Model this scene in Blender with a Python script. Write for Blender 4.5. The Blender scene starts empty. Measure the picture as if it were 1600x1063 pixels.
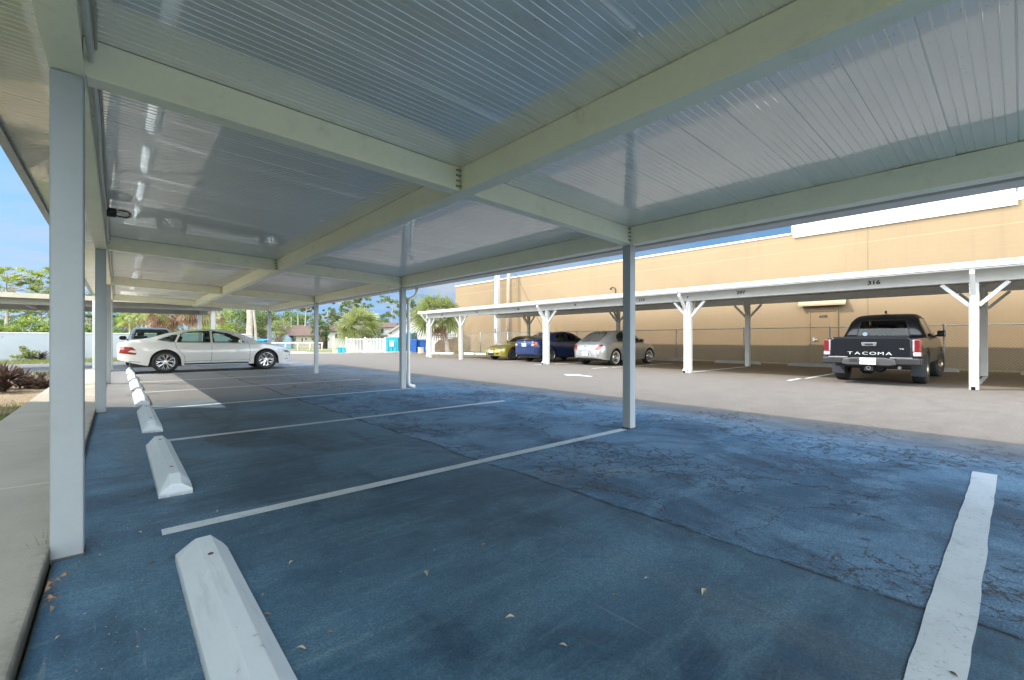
import bpy, bmesh, math, random
from mathutils import Vector, Matrix
from mathutils.bvhtree import BVHTree
R = math.radians
rnd = random.Random(7)
scene = bpy.context.scene
COL = scene.collection
U = 1.1                                   # eye height in metres; layout below is measured in eye heights

# ------------------------------------------------------------ camera
SN, CS = 0.66, 0.7513
cam_d = bpy.data.cameras.new('camera'); cam = bpy.data.objects.new('camera', cam_d); COL.objects.link(cam)
cam.location = (0, 0, U); cam.rotation_euler = (R(90), 0, -math.asin(SN))
cam_d.sensor_width = 36; cam_d.lens = 701/1600*36; cam_d.clip_start = 0.05; cam_d.clip_end = 2000
cam_d.shift_y = -0.0009
scene.camera = cam
# ------------------------------------------------------------ world, sun, exposure
SUN_DIR = Vector((-.75, .70, .98)).normalized()      # towards the sun
world = bpy.data.worlds.new('World'); scene.world = world; world.use_nodes = True
wn = world.node_tree; wn.nodes.clear()
def wnode(t): return wn.nodes.new(t)
sky = wnode('ShaderNodeTexSky'); sky.sky_type = 'NISHITA'; sky.sun_disc = False
sky.sun_elevation = math.asin(SUN_DIR.z)
sky.sun_rotation = math.atan2(SUN_DIR.x, SUN_DIR.y)
sky.air_density = 1.0; sky.dust_density = 0.3; sky.ozone_density = 2.5; sky.altitude = 0
wt = wnode('ShaderNodeTexCoord'); sep = wnode('ShaderNodeSeparateXYZ'); wn.links.new(wt.outputs['Generated'], sep.inputs[0])
def wmath(op, a, b=None, clamp=False):
    m = wnode('ShaderNodeMath'); m.operation = op; m.use_clamp = clamp
    for i, v in enumerate((a, b)):
        if v is None: continue
        if isinstance(v, (int, float)): m.inputs[i].default_value = v
        else: wn.links.new(v, m.inputs[i])
    return m.outputs[0]
zz = wmath('ADD', wmath('MAXIMUM', sep.outputs[2], 0.0), 0.12)
cx = wmath('DIVIDE', sep.outputs[0], zz); cyy = wmath('DIVIDE', sep.outputs[1], zz)
comb = wnode('ShaderNodeCombineXYZ'); wn.links.new(cx, comb.inputs[0]); wn.links.new(wmath('MULTIPLY', cyy, 1.7), comb.inputs[1])
cn = wnode('ShaderNodeTexNoise'); cn.inputs['Scale'].default_value = 0.55; cn.inputs['Detail'].default_value = 9; cn.inputs['Roughness'].default_value = .58; cn.inputs['Distortion'].default_value = .6
wn.links.new(comb.outputs[0], cn.inputs['Vector'])
cr = wnode('ShaderNodeValToRGB'); cr.color_ramp.elements[0].position = .44; cr.color_ramp.elements[1].position = .72
wn.links.new(cn.outputs['Fac'], cr.inputs[0])
hor = wmath('SUBTRACT', 1.0, wmath('MULTIPLY', sep.outputs[2], 3.2), True)      # thin haze of cloud low in the sky
cm = wmath('MULTIPLY', wmath('ADD', cr.outputs[0], wmath('MULTIPLY', hor, .35), True), .78)
mx = wnode('ShaderNodeMix'); mx.data_type = 'RGBA'; wn.links.new(cm, mx.inputs['Factor'])
hs = wnode('ShaderNodeHueSaturation'); hs.inputs['Hue'].default_value = .487; hs.inputs['Saturation'].default_value = 1.15; wn.links.new(sky.outputs[0], hs.inputs['Color'])
wn.links.new(hs.outputs[0], mx.inputs['A']); mx.inputs['B'].default_value = (2.9, 3.15, 3.4, 1)
lift = wnode('ShaderNodeCombineXYZ'); wn.links.new(sep.outputs[0], lift.inputs[0]); wn.links.new(sep.outputs[1], lift.inputs[1])
wn.links.new(wmath('ADD', wmath('MULTIPLY', wmath('ABSOLUTE', sep.outputs[2]), .75), .42), lift.inputs[2])
nv = wnode('ShaderNodeVectorMath'); nv.operation = 'NORMALIZE'; wn.links.new(lift.outputs[0], nv.inputs[0]); wn.links.new(nv.outputs[0], sky.inputs[0])
ahead = wmath('ADD', wmath('MULTIPLY', sep.outputs[0], SN), wmath('MULTIPLY', sep.outputs[1], CS))
mr = wnode('ShaderNodeMapRange'); wn.links.new(ahead, mr.inputs[0])
for i_, v_ in ((1, .25), (2, -.45), (3, .50), (4, 4.7)): mr.inputs[i_].default_value = v_  # sky behind the camera brightened as added fill, sky ahead dimmed
bg = wnode('ShaderNodeBackground'); bg.inputs['Strength'].default_value = 0.15
grey = wnode('ShaderNodeMix'); grey.data_type = 'RGBA'; mg = wnode('ShaderNodeMapRange'); wn.links.new(ahead, mg.inputs[0])
for i_, v_ in ((1, .1), (2, -.4), (3, 0), (4, .75)): mg.inputs[i_].default_value = v_  # the added fill sky behind is turned towards neutral white
wn.links.new(mg.outputs[0], grey.inputs['Factor']); wn.links.new(mx.outputs['Result'], grey.inputs['A']); grey.inputs['B'].default_value = (2.8, 2.75, 2.45, 1)
vs_ = wnode('ShaderNodeVectorMath'); vs_.operation = 'SCALE'; wn.links.new(grey.outputs['Result'], vs_.inputs[0]); wn.links.new(mr.outputs[0], vs_.inputs['Scale'])
wn.links.new(vs_.outputs[0], bg.inputs['Color'])
wo = wnode('ShaderNodeOutputWorld'); wn.links.new(bg.outputs[0], wo.inputs[0])
sd = bpy.data.lights.new('sun', 'SUN'); sd.energy = 2.0; sd.angle = R(.5); sd.color = (1, .90, .76)
sun = bpy.data.objects.new('sun', sd); COL.objects.link(sun); sun.location = SUN_DIR*50
sun.rotation_euler = (-SUN_DIR).to_track_quat('-Z', 'Y').to_euler()
scene.view_settings.view_transform = 'Standard'; scene.view_settings.look = 'None'
scene.view_settings.exposure = 1.6; scene.view_settings.gamma = 1
scene.render.engine = 'CYCLES'
scene.cycles.max_bounces = 10; scene.cycles.diffuse_bounces = 5; scene.cycles.glossy_bounces = 4; scene.cycles.transparent_max_bounces = 16

# ------------------------------------------------------------ materials
class NT:
    def __init__(s, name):
        s.m = bpy.data.materials.new(name); s.m.use_nodes = True; s.t = s.m.node_tree; s.t.nodes.clear()
        s.out = s.n('ShaderNodeOutputMaterial')
    def n(s, t, **k):
        x = s.t.nodes.new(t)
        for a, b in k.items(): setattr(x, a, b)
        return x
    def set(s, inp, v):
        if isinstance(v, bpy.types.NodeSocket): s.t.links.new(v, inp)
        elif isinstance(v, (tuple, list)) and len(v) == 3 and inp.type == 'RGBA': inp.default_value = (*v, 1)
        else: inp.default_value = v
    def math(s, op, a, b=0, c=None, clamp=False):
        x = s.n('ShaderNodeMath', operation=op, use_clamp=clamp); s.set(x.inputs[0], a); s.set(x.inputs[1], b)
        if c is not None: s.set(x.inputs[2], c)
        return x.outputs[0]
    def pos(s, scale=(1, 1, 1), kind='Object'):
        if kind == 'World': o = s.n('ShaderNodeNewGeometry').outputs['Position']
        else: o = s.n('ShaderNodeTexCoord').outputs[kind]
        mp = s.n('ShaderNodeMapping'); s.set(mp.inputs[0], o); mp.inputs['Scale'].default_value = scale
        return mp.outputs[0]
    def noise(s, v, scale, detail=4, rough=.55, dist=0):
        x = s.n('ShaderNodeTexNoise'); s.set(x.inputs['Vector'], v); x.inputs['Scale'].default_value = scale
        x.inputs['Detail'].default_value = detail; x.inputs['Roughness'].default_value = rough; x.inputs['Distortion'].default_value = dist
        return x.outputs['Fac']
    def voro(s, v, scale, feature='F1', rand=1):
        x = s.n('ShaderNodeTexVoronoi', feature=feature); s.set(x.inputs['Vector'], v); x.inputs['Scale'].default_value = scale
        x.inputs['Randomness'].default_value = rand
        return x.outputs['Distance']
    def ramp(s, f, lo, hi, a=0., b=1.):
        x = s.n('ShaderNodeMapRange', clamp=True); s.set(x.inputs[0], f)
        for i, v in ((1, lo), (2, hi), (3, a), (4, b)): s.set(x.inputs[i], v)
        return x.outputs[0]
    def mix(s, f, a, b, mode='MIX'):
        x = s.n('ShaderNodeMix', data_type='RGBA', blend_type=mode); s.set(x.inputs['Factor'], f)
        s.set(x.inputs['A'], a); s.set(x.inputs['B'], b)
        return x.outputs['Result']
    def bump(s, h, strength=.3, dist=.01, nrm=None):
        x = s.n('ShaderNodeBump'); s.set(x.inputs['Height'], h); x.inputs['Strength'].default_value = strength; x.inputs['Distance'].default_value = dist
        if nrm is not None: s.set(x.inputs['Normal'], nrm)
        return x.outputs[0]
    def bsdf(s, **k):
        x = s.n('ShaderNodeBsdfPrincipled')
        for a, b in k.items(): s.set(x.inputs[a.replace('_', ' ')], b)
        s.t.links.new(x.outputs[0], s.out.inputs[0]); return x

MATS = {}
def plain(name, col, rough=.6, metal=0, vary=.12, scale=3, bump=0, bscale=60, coat=0, kind='Object', dirt=None, spec=.5):
    if name in MATS: return MATS[name]
    t = NT(name); p = t.pos(kind=kind)
    n1 = t.noise(p, scale, 5, .6); n2 = t.noise(p, scale*9, 4, .6)
    f = t.math('ADD', t.math('MULTIPLY', n1, .7), t.math('MULTIPLY', n2, .3))
    lo = tuple(c*(1-vary) for c in col); hi = tuple(min(1, c*(1+vary)) for c in col)
    c = t.mix(t.ramp(f, .35, .65), lo, hi)
    if dirt: c = t.mix(t.ramp(t.noise(p, scale*1.7, 8, .7), .56, .75, 0, dirt[1]), c, dirt[0])
    k = dict(Base_Color=c, Roughness=t.ramp(n2, .3, .7, rough*.88, min(1, rough*1.1)), Metallic=metal, Coat_Weight=coat, Coat_Roughness=.04)
    k['Specular_IOR_Level'] = spec
    if bump: k['Normal'] = t.bump(t.noise(p, bscale, 6, .65), bump, .01)
    t.bsdf(**k); MATS[name] = t.m; return t.m

WHITE = plain('white_paint', (.74, .74, .72), .42, vary=.04, bump=.06, bscale=25, dirt=((.45, .42, .36), .25))
CREAM = plain('cream_beam_paint', (.92, .89, .70), .5, vary=.04, bump=.05, bscale=30, dirt=((.42, .38, .28), .3))
DARK = plain('black_plastic', (.018, .018, .02), .5)
METAL = plain('galvanised_metal', (.42, .43, .43), .45, 1, vary=.15)
CHROME = plain('chrome', (.75, .76, .78), .12, 1, vary=.03)

def mat_ceiling():
    t = NT('gloss_roof_panel'); p = t.pos()
    n1 = t.noise(p, 1.3, 5, .6)
    spots = t.ramp(t.noise(t.pos((6, 6, 6)), 9, 2, .5), .70, .73)
    c = t.mix(t.ramp(n1, .3, .7), (.80, .77, .68), (.86, .83, .74)); c = t.mix(t.math('MULTIPLY', spots, .5), c, (.2, .17, .12))
    wob = t.noise(t.pos((1.5, 5, 1)), 1.6, 3, .5)
    t.bsdf(Base_Color=c, Roughness=.34, Specular_IOR_Level=.6, Coat_Weight=1.0, Coat_Roughness=.035, Coat_IOR=3.0, Normal=t.bump(wob, .08, .02))
    return t.m
M_CEIL = mat_ceiling()

def mat_asphalt():
    t = NT('asphalt'); p = t.pos(kind='World'); s = t.n('ShaderNodeSeparateXYZ'); t.set(s.inputs[0], p)
    x, y = s.outputs[0], s.outputs[1]
    wav = t.math('MULTIPLY', t.math('SUBTRACT', t.noise(t.pos((.6, .6, 1), 'World'), 2.2, 6, .6), .5), .22)
    xw = t.math('ADD', x, wav)
    seam = t.ramp(xw, 2.25*U-.004, 2.25*U+.012)                       # old coarse surface beyond the paving seam
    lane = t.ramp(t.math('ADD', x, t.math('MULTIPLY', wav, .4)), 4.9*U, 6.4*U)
    nl = t.noise(p, .55, 5, .6, .3); nm = t.noise(t.pos((1, 2.2, 1), 'World'), 1.6, 6, .62, .5); nf = t.noise(p, 95, 4, .7); ng = t.noise(p, 240, 2, .6)
    stre = t.noise(t.pos((.5, 9, 1), 'World'), 1.5, 5, .65)
    slick = t.mix(t.ramp(nl, .40, .60), (0.023, 0.076, 0.134), (0.085, 0.197, 0.302))  # blue cast of the shade is mixed into both asphalt colours, slick and old
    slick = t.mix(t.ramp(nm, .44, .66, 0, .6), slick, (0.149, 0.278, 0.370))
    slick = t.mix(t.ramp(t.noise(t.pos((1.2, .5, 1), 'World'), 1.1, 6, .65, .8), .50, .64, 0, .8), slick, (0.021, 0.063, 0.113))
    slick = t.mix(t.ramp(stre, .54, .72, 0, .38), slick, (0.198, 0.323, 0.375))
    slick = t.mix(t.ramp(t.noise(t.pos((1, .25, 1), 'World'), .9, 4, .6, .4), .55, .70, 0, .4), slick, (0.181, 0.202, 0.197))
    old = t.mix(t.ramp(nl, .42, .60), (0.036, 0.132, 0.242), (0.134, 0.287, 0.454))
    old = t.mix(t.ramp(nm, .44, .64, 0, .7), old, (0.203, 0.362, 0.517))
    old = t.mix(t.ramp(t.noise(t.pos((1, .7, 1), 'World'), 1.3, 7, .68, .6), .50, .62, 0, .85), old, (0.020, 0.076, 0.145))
    wear = t.math('MULTIPLY', t.ramp(t.noise(t.pos((.9, .8, 1), 'World'), .8, 4, .6), .58, .72), t.ramp(nf, .35, .6))
    old = t.mix(t.math('MULTIPLY', wear, .7), old, (0.342, 0.453, 0.496))
    base = t.mix(seam, slick, old)
    # pale aged lane; its colour change is painted along the roof's shadow edge
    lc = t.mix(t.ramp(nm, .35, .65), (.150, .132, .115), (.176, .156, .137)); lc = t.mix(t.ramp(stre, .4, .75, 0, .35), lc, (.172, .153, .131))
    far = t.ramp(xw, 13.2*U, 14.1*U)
    lc = t.mix(far, lc, (.15, .11, .06))  # golden bounce light in the far carport's shade, painted into the ground colour
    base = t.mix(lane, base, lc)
    leftp = t.ramp(y, 8.0*U, 9.5*U)                                  # neutral grey painted in for the sunlit patch further up the bay
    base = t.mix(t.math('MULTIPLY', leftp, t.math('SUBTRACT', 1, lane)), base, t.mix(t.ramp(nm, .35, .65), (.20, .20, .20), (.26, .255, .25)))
    # paving ridge
    d = t.math('ABSOLUTE', t.math('SUBTRACT', xw, 2.25*U+.004))
    ridge = t.ramp(d, .006, .04, 1, 0); rl = t.math('MULTIPLY', ridge, t.ramp(t.noise(p, 5, 5, .7), .36, .54))
    base = t.mix(t.math('MULTIPLY', rl, .8), base, (.012, .014, .018))
    # alligator cracks on the old surface
    pw = t.n('ShaderNodeVectorMath', operation='ADD'); t.set(pw.inputs[0], p)
    nz = t.n('ShaderNodeTexNoise'); t.set(nz.inputs['Vector'], p); nz.inputs['Scale'].default_value = 4.5; nz.inputs['Detail'].default_value = 9; nz.inputs['Roughness'].default_value = .65
    sc = t.n('ShaderNodeVectorMath', operation='SCALE'); t.set(sc.inputs[0], nz.outputs['Color']); sc.inputs['Scale'].default_value = .42
    t.set(pw.inputs[1], sc.outputs[0])
    v1 = t.voro(pw.outputs[0], 6.5, 'DISTANCE_TO_EDGE'); v2 = t.voro(pw.outputs[0], 1.1, 'DISTANCE_TO_EDGE')
    zone = t.ramp(t.noise(p, .62, 3, .5), .48, .54); zone2 = t.ramp(t.noise(t.pos((1, 1, 1), 'World'), .9, 3, .5), .47, .56)
    c1 = t.math('MULTIPLY', t.ramp(v1, .012, .050, 1, 0), zone); c2 = t.math('MULTIPLY', t.ramp(v2, .004, .011, 1, 0), zone2)
    brk = t.ramp(t.noise(p, 6, 4, .7), .38, .48)
    xz = t.math('MULTIPLY', seam, t.ramp(x, 6.0*U, 6.9*U, 1, .10))
    cr_ = t.math('MULTIPLY', t.math('MULTIPLY', t.math('MAXIMUM', c1, c2), xz), brk)
    base = t.mix(t.math('MULTIPLY', cr_, .92), base, (.008, .010, .014))
    agg = t.ramp(nf, .40, .66); base = t.mix(t.math('MULTIPLY', t.math('SUBTRACT', 1, lane), t.ramp(seam, 0, 1, .7, 1)), base, t.mix(agg, t.mix(1.0, base, (.62, .64, .68), 'MULTIPLY'), t.mix(1.0, base, (1.55, 1.5, 1.42), 'MULTIPLY')))
    ag2 = t.ramp(t.noise(p, 28, 3, .7), .42, .62); base = t.mix(ag2, t.mix(1.0, base, (.80, .81, .83), 'MULTIPLY'), base)
    speck = t.ramp(t.voro(p, 48), .05, .09, 1, 0); base = t.mix(t.math('MULTIPLY', speck, .45), base, (.45, .46, .46))
    # oily dark blotches
    oil = t.math('MULTIPLY', t.ramp(t.noise(t.pos((1, .8, 1), 'World'), .85, 5, .6), .60, .70), t.math('SUBTRACT', 1, lane))
    base = t.mix(t.math('MULTIPLY', oil, .6), base, (.016, .021, .03))
    vs2 = t.n('ShaderNodeVectorMath', operation='ADD'); t.set(vs2.inputs[0], p); sc2 = t.n('ShaderNodeVectorMath', operation='SCALE'); t.set(sc2.inputs[0], nz.outputs['Color']); sc2.inputs['Scale'].default_value = .12; t.set(vs2.inputs[1], sc2.outputs[0])
    drips = t.math('MULTIPLY', t.ramp(t.voro(vs2.outputs[0], 2.6), .03, .10, 1, 0), t.ramp(t.noise(p, 1.1, 3, .5), .46, .56)); base = t.mix(t.math('MULTIPLY', drips, .7), base, (.010, .018, .028))
    scr = t.ramp(t.noise(t.pos((14, .9, 1), 'World'), 1.7, 4, .6, .3), .63, .69, 0, .35); scr = t.math('MULTIPLY', scr, t.ramp(t.noise(p, .8, 3, .5), .48, .58)); base = t.mix(scr, base, (.28, .31, .33))
    rust = t.ramp(t.noise(p, .9, 7, .7), .66, .80, 0, .35); base = t.mix(rust, base, (.13, .085, .05))
    rgh = t.ramp(nm, .3, .7, .42, .62); rgh = t.math('ADD', rgh, t.math('MULTIPLY', lane, .3))
    h = t.math('ADD', t.math('MULTIPLY', nf, t.math('ADD', t.math('MULTIPLY', seam, .9), .45)), t.math('MULTIPLY', ng, .35))
    h = t.math('SUBTRACT', h, t.math('MULTIPLY', cr_, 2.0))
    h = t.math('ADD', h, t.math('MULTIPLY', t.noise(p, 7, 4, .6), 1.1)); h = t.math('MULTIPLY', h, t.math('SUBTRACT', 1, t.math('MULTIPLY', lane, .7)))
    h = t.math('ADD', h, t.math('MULTIPLY', seam, 1.2))
    nrm = t.bump(h, .75, .007)
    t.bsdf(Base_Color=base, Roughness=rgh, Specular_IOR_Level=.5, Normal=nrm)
    return t.m
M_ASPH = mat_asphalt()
def mat_line():
    t = NT('worn_white_line'); p = t.pos(kind='World')
    n = t.noise(p, 40, 6, .75); n2 = t.noise(p, 3, 5, .6)
    c = t.mix(t.ramp(n2, .35, .7), (.66, .72, .76), (.56, .62, .66)); c = t.mix(t.ramp(n, .57, .68, 0, .6), c, (.12, .15, .19)); c = t.mix(t.ramp(t.noise(t.pos((1, 1, 1), 'World'), 7, 6, .7), .56, .72, 0, .4), c, (.20, .25, .30))
    t.bsdf(Base_Color=c, Roughness=.6, Normal=t.bump(t.noise(p, 110, 4, .7), .5, .004)); return t.m
M_LINE = mat_line()
def mat_conc(name, a, b, edge=False):
    t = NT(name); p = t.pos(kind='World')
    n = t.noise(p, 1.4, 7, .65); nf = t.noise(p, 70, 4, .7); pit = t.ramp(t.voro(p, 55), .0, .16, 1, 0)
    c = t.mix(t.ramp(n, .32, .68), a, b); c = t.mix(t.ramp(nf, .55, .75, 0, .35), c, tuple(v*.55 for v in a))
    c = t.mix(t.math('MULTIPLY', pit, .4), c, tuple(v*.4 for v in a))
    st = t.ramp(t.noise(p, .7, 8, .7), .55, .75, 0, .45); c = t.mix(st, c, tuple(v*.6 for v in a))
    if edge:
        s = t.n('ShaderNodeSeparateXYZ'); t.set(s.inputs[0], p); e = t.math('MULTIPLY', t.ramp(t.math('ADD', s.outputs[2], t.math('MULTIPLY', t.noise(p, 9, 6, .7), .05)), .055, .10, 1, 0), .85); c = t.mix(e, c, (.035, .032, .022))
        ed = t.math('MULTIPLY', t.ramp(s.outputs[0], -.32, -.24), t.ramp(t.noise(p, 6, 7, .7), .46, .62)); c = t.mix(t.math('MULTIPLY', ed, .6), c, (.12, .11, .08))
    t.bsdf(Base_Color=c, Roughness=.85, Normal=t.bump(t.math('SUBTRACT', nf, t.math('MULTIPLY', pit, .6)), .4, .004)); return t.m
M_WALK = mat_conc('walkway_concrete', (.36, .33, .27), (.46, .43, .36), True)
def mat_stop():
    t = NT('painted_concrete_white'); p = t.pos(kind='World'); n = t.noise(p, 2.5, 6, .65); nf = t.noise(p, 60, 5, .7)
    c = t.mix(t.ramp(n, .3, .7), (.63, .71, .76), (.72, .78, .81))
    chip = t.ramp(t.noise(p, 11, 7, .75), .63, .68); c = t.mix(t.math('MULTIPLY', chip, .75), c, (.33, .31, .28))
    scuff = t.ramp(t.noise(t.pos((6, .8, 6), 'World'), 2.2, 6, .7), .57, .72, 0, .22); c = t.mix(scuff, c, (.24, .25, .26))
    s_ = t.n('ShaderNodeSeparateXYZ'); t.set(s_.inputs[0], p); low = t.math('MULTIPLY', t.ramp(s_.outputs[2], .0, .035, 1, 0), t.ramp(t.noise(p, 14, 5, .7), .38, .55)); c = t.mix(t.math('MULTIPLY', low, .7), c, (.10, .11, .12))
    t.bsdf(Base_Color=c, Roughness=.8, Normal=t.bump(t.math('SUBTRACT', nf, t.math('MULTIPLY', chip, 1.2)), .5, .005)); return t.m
M_STOP = mat_stop()
M_ROAD = mat_conc('pale_road', (.36, .32, .26), (.46, .42, .35))
def mat_wall():
    t = NT('painted_block_wall'); p = t.pos(kind='World'); s = t.n('ShaderNodeSeparateXYZ'); t.set(s.inputs[0], p)
    cb = t.n('ShaderNodeCombineXYZ'); t.set(cb.inputs[0], s.outputs[1]); t.set(cb.inputs[1], s.outputs[2])
    br = t.n('ShaderNodeTexBrick'); t.set(br.inputs['Vector'], cb.outputs[0]); br.inputs['Scale'].default_value = 1
    br.inputs['Brick Width'].default_value = .4; br.inputs['Row Height'].default_value = .2; br.inputs['Mortar Size'].default_value = .006; br.inputs['Mortar Smooth'].default_value = .4
    n = t.noise(p, .5, 6, .6); nf = t.noise(p, 40, 3, .6)
    c = t.mix(t.ramp(n, .3, .7), (.222, .157, .086), (.245, .173, .096))
    c = t.mix(t.math('MULTIPLY', br.outputs['Fac'], .12), c, (.45, .28, .13))
    h = t.math('ADD', t.math('MULTIPLY', br.outputs['Fac'], -1), t.math('MULTIPLY', nf, .3))
    for zc in (4.72*U, 5.19*U):
        dl = t.ramp(t.math('ABSOLUTE', t.math('SUBTRACT', s.outputs[2], zc)), .012, .03, 1, 0)
        c = t.mix(t.math('MULTIPLY', dl, .5), c, (.36, .24, .12)); h = t.math('SUBTRACT', h, dl)
    drip = t.ramp(t.noise(t.pos((1, 2.2, .10), 'World'), 1.3, 6, .7), .56, .74, 0, .30); c = t.mix(drip, c, (.15, .105, .058))
    patch = t.ramp(t.noise(t.pos((1, .35, .5), 'World'), .55, 3, .5), .54, .57, 0, .30); c = t.mix(patch, c, (.265, .185, .10))
    t.bsdf(Base_Color=c, Roughness=.75, Normal=t.bump(h, .35, .006)); return t.m
M_WALL = mat_wall()
def mat_ground(name, cols, sc=2):
    t = NT(name); p = t.pos(kind='World'); n = t.noise(p, sc, 8, .7); nf = t.noise(p, sc*14, 5, .7)
    c = t.mix(t.ramp(n, .35, .65), cols[0], cols[1]); c = t.mix(t.ramp(nf, .45, .62), c, cols[2])
    t.bsdf(Base_Color=c, Roughness=.95, Normal=t.bump(nf, .8, .03)); return t.m
M_GRASS = mat_ground('grass_ground', ((.10, .13, .03), (.19, .18, .07), (.14, .17, .05)), .8)
M_MULCH = mat_ground('mulch', ((.23, .16, .09), (.42, .32, .20), (.52, .42, .28)), 9)
M_DIRT = mat_ground('dirt', ((.20, .17, .11), (.28, .23, .15), (.16, .15, .08)), 3)
def mat_leaf(name, cols, trans=.35, sc=1.2):
    if name in MATS: return MATS[name]
    t = NT(name); p = t.pos(); n = t.noise(p, sc, 3, .6); nf = t.noise(p, sc*13, 2, .5)
    c = t.mix(t.ramp(n, .35, .65), cols[0], cols[1]); c = t.mix(t.ramp(nf, .4, .65), c, cols[2])
    d = t.n('ShaderNodeBsdfPrincipled'); t.set(d.inputs['Base Color'], c); d.inputs['Roughness'].default_value = .5
    tr = t.n('ShaderNodeBsdfTranslucent'); t.set(tr.inputs[0], c)
    m = t.n('ShaderNodeMixShader'); m.inputs[0].default_value = trans
    t.t.links.new(d.outputs[0], m.inputs[1]); t.t.links.new(tr.outputs[0], m.inputs[2]); t.t.links.new(m.outputs[0], t.out.inputs[0])
    MATS[name] = t.m; return t.m
def mat_glass(name, tint, refl=1.45):
    if name in MATS: return MATS[name]
    t = NT(name); tr = t.n('ShaderNodeBsdfTransparent'); t.set(tr.inputs[0], tint)
    g = t.n('ShaderNodeBsdfGlossy'); g.inputs['Roughness'].default_value = .02; t.set(g.inputs[0], (.95, .97, 1.))
    f = t.n('ShaderNodeFresnel'); f.inputs[0].default_value = refl
    m = t.n('ShaderNodeMixShader'); t.set(m.inputs[0], f.outputs[0])
    t.t.links.new(tr.outputs[0], m.inputs[1]); t.t.links.new(g.outputs[0], m.inputs[2]); t.t.links.new(m.outputs[0], t.out.inputs[0])
    MATS[name] = t.m; return t.m
G_CAR = mat_glass('car_glass', (.50, .60, .55)); G_DARK = mat_glass('tinted_glass', (.34, .36, .34))
def paint(name, col, metal=.25, coat=1, spec=.5):
    if name in MATS: return MATS[name]
    t = NT(name); fl = t.noise(t.pos((1, 1, 1)), 900, 2, .5)
    c = t.mix(t.ramp(fl, .3, .7), tuple(v*.92 for v in col), tuple(min(1, v*1.06) for v in col))
    t.bsdf(Base_Color=c, Roughness=.32, Metallic=metal, Coat_Weight=coat, Coat_Roughness=.03, Specular_IOR_Level=spec); MATS[name] = t.m; return t.m

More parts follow.
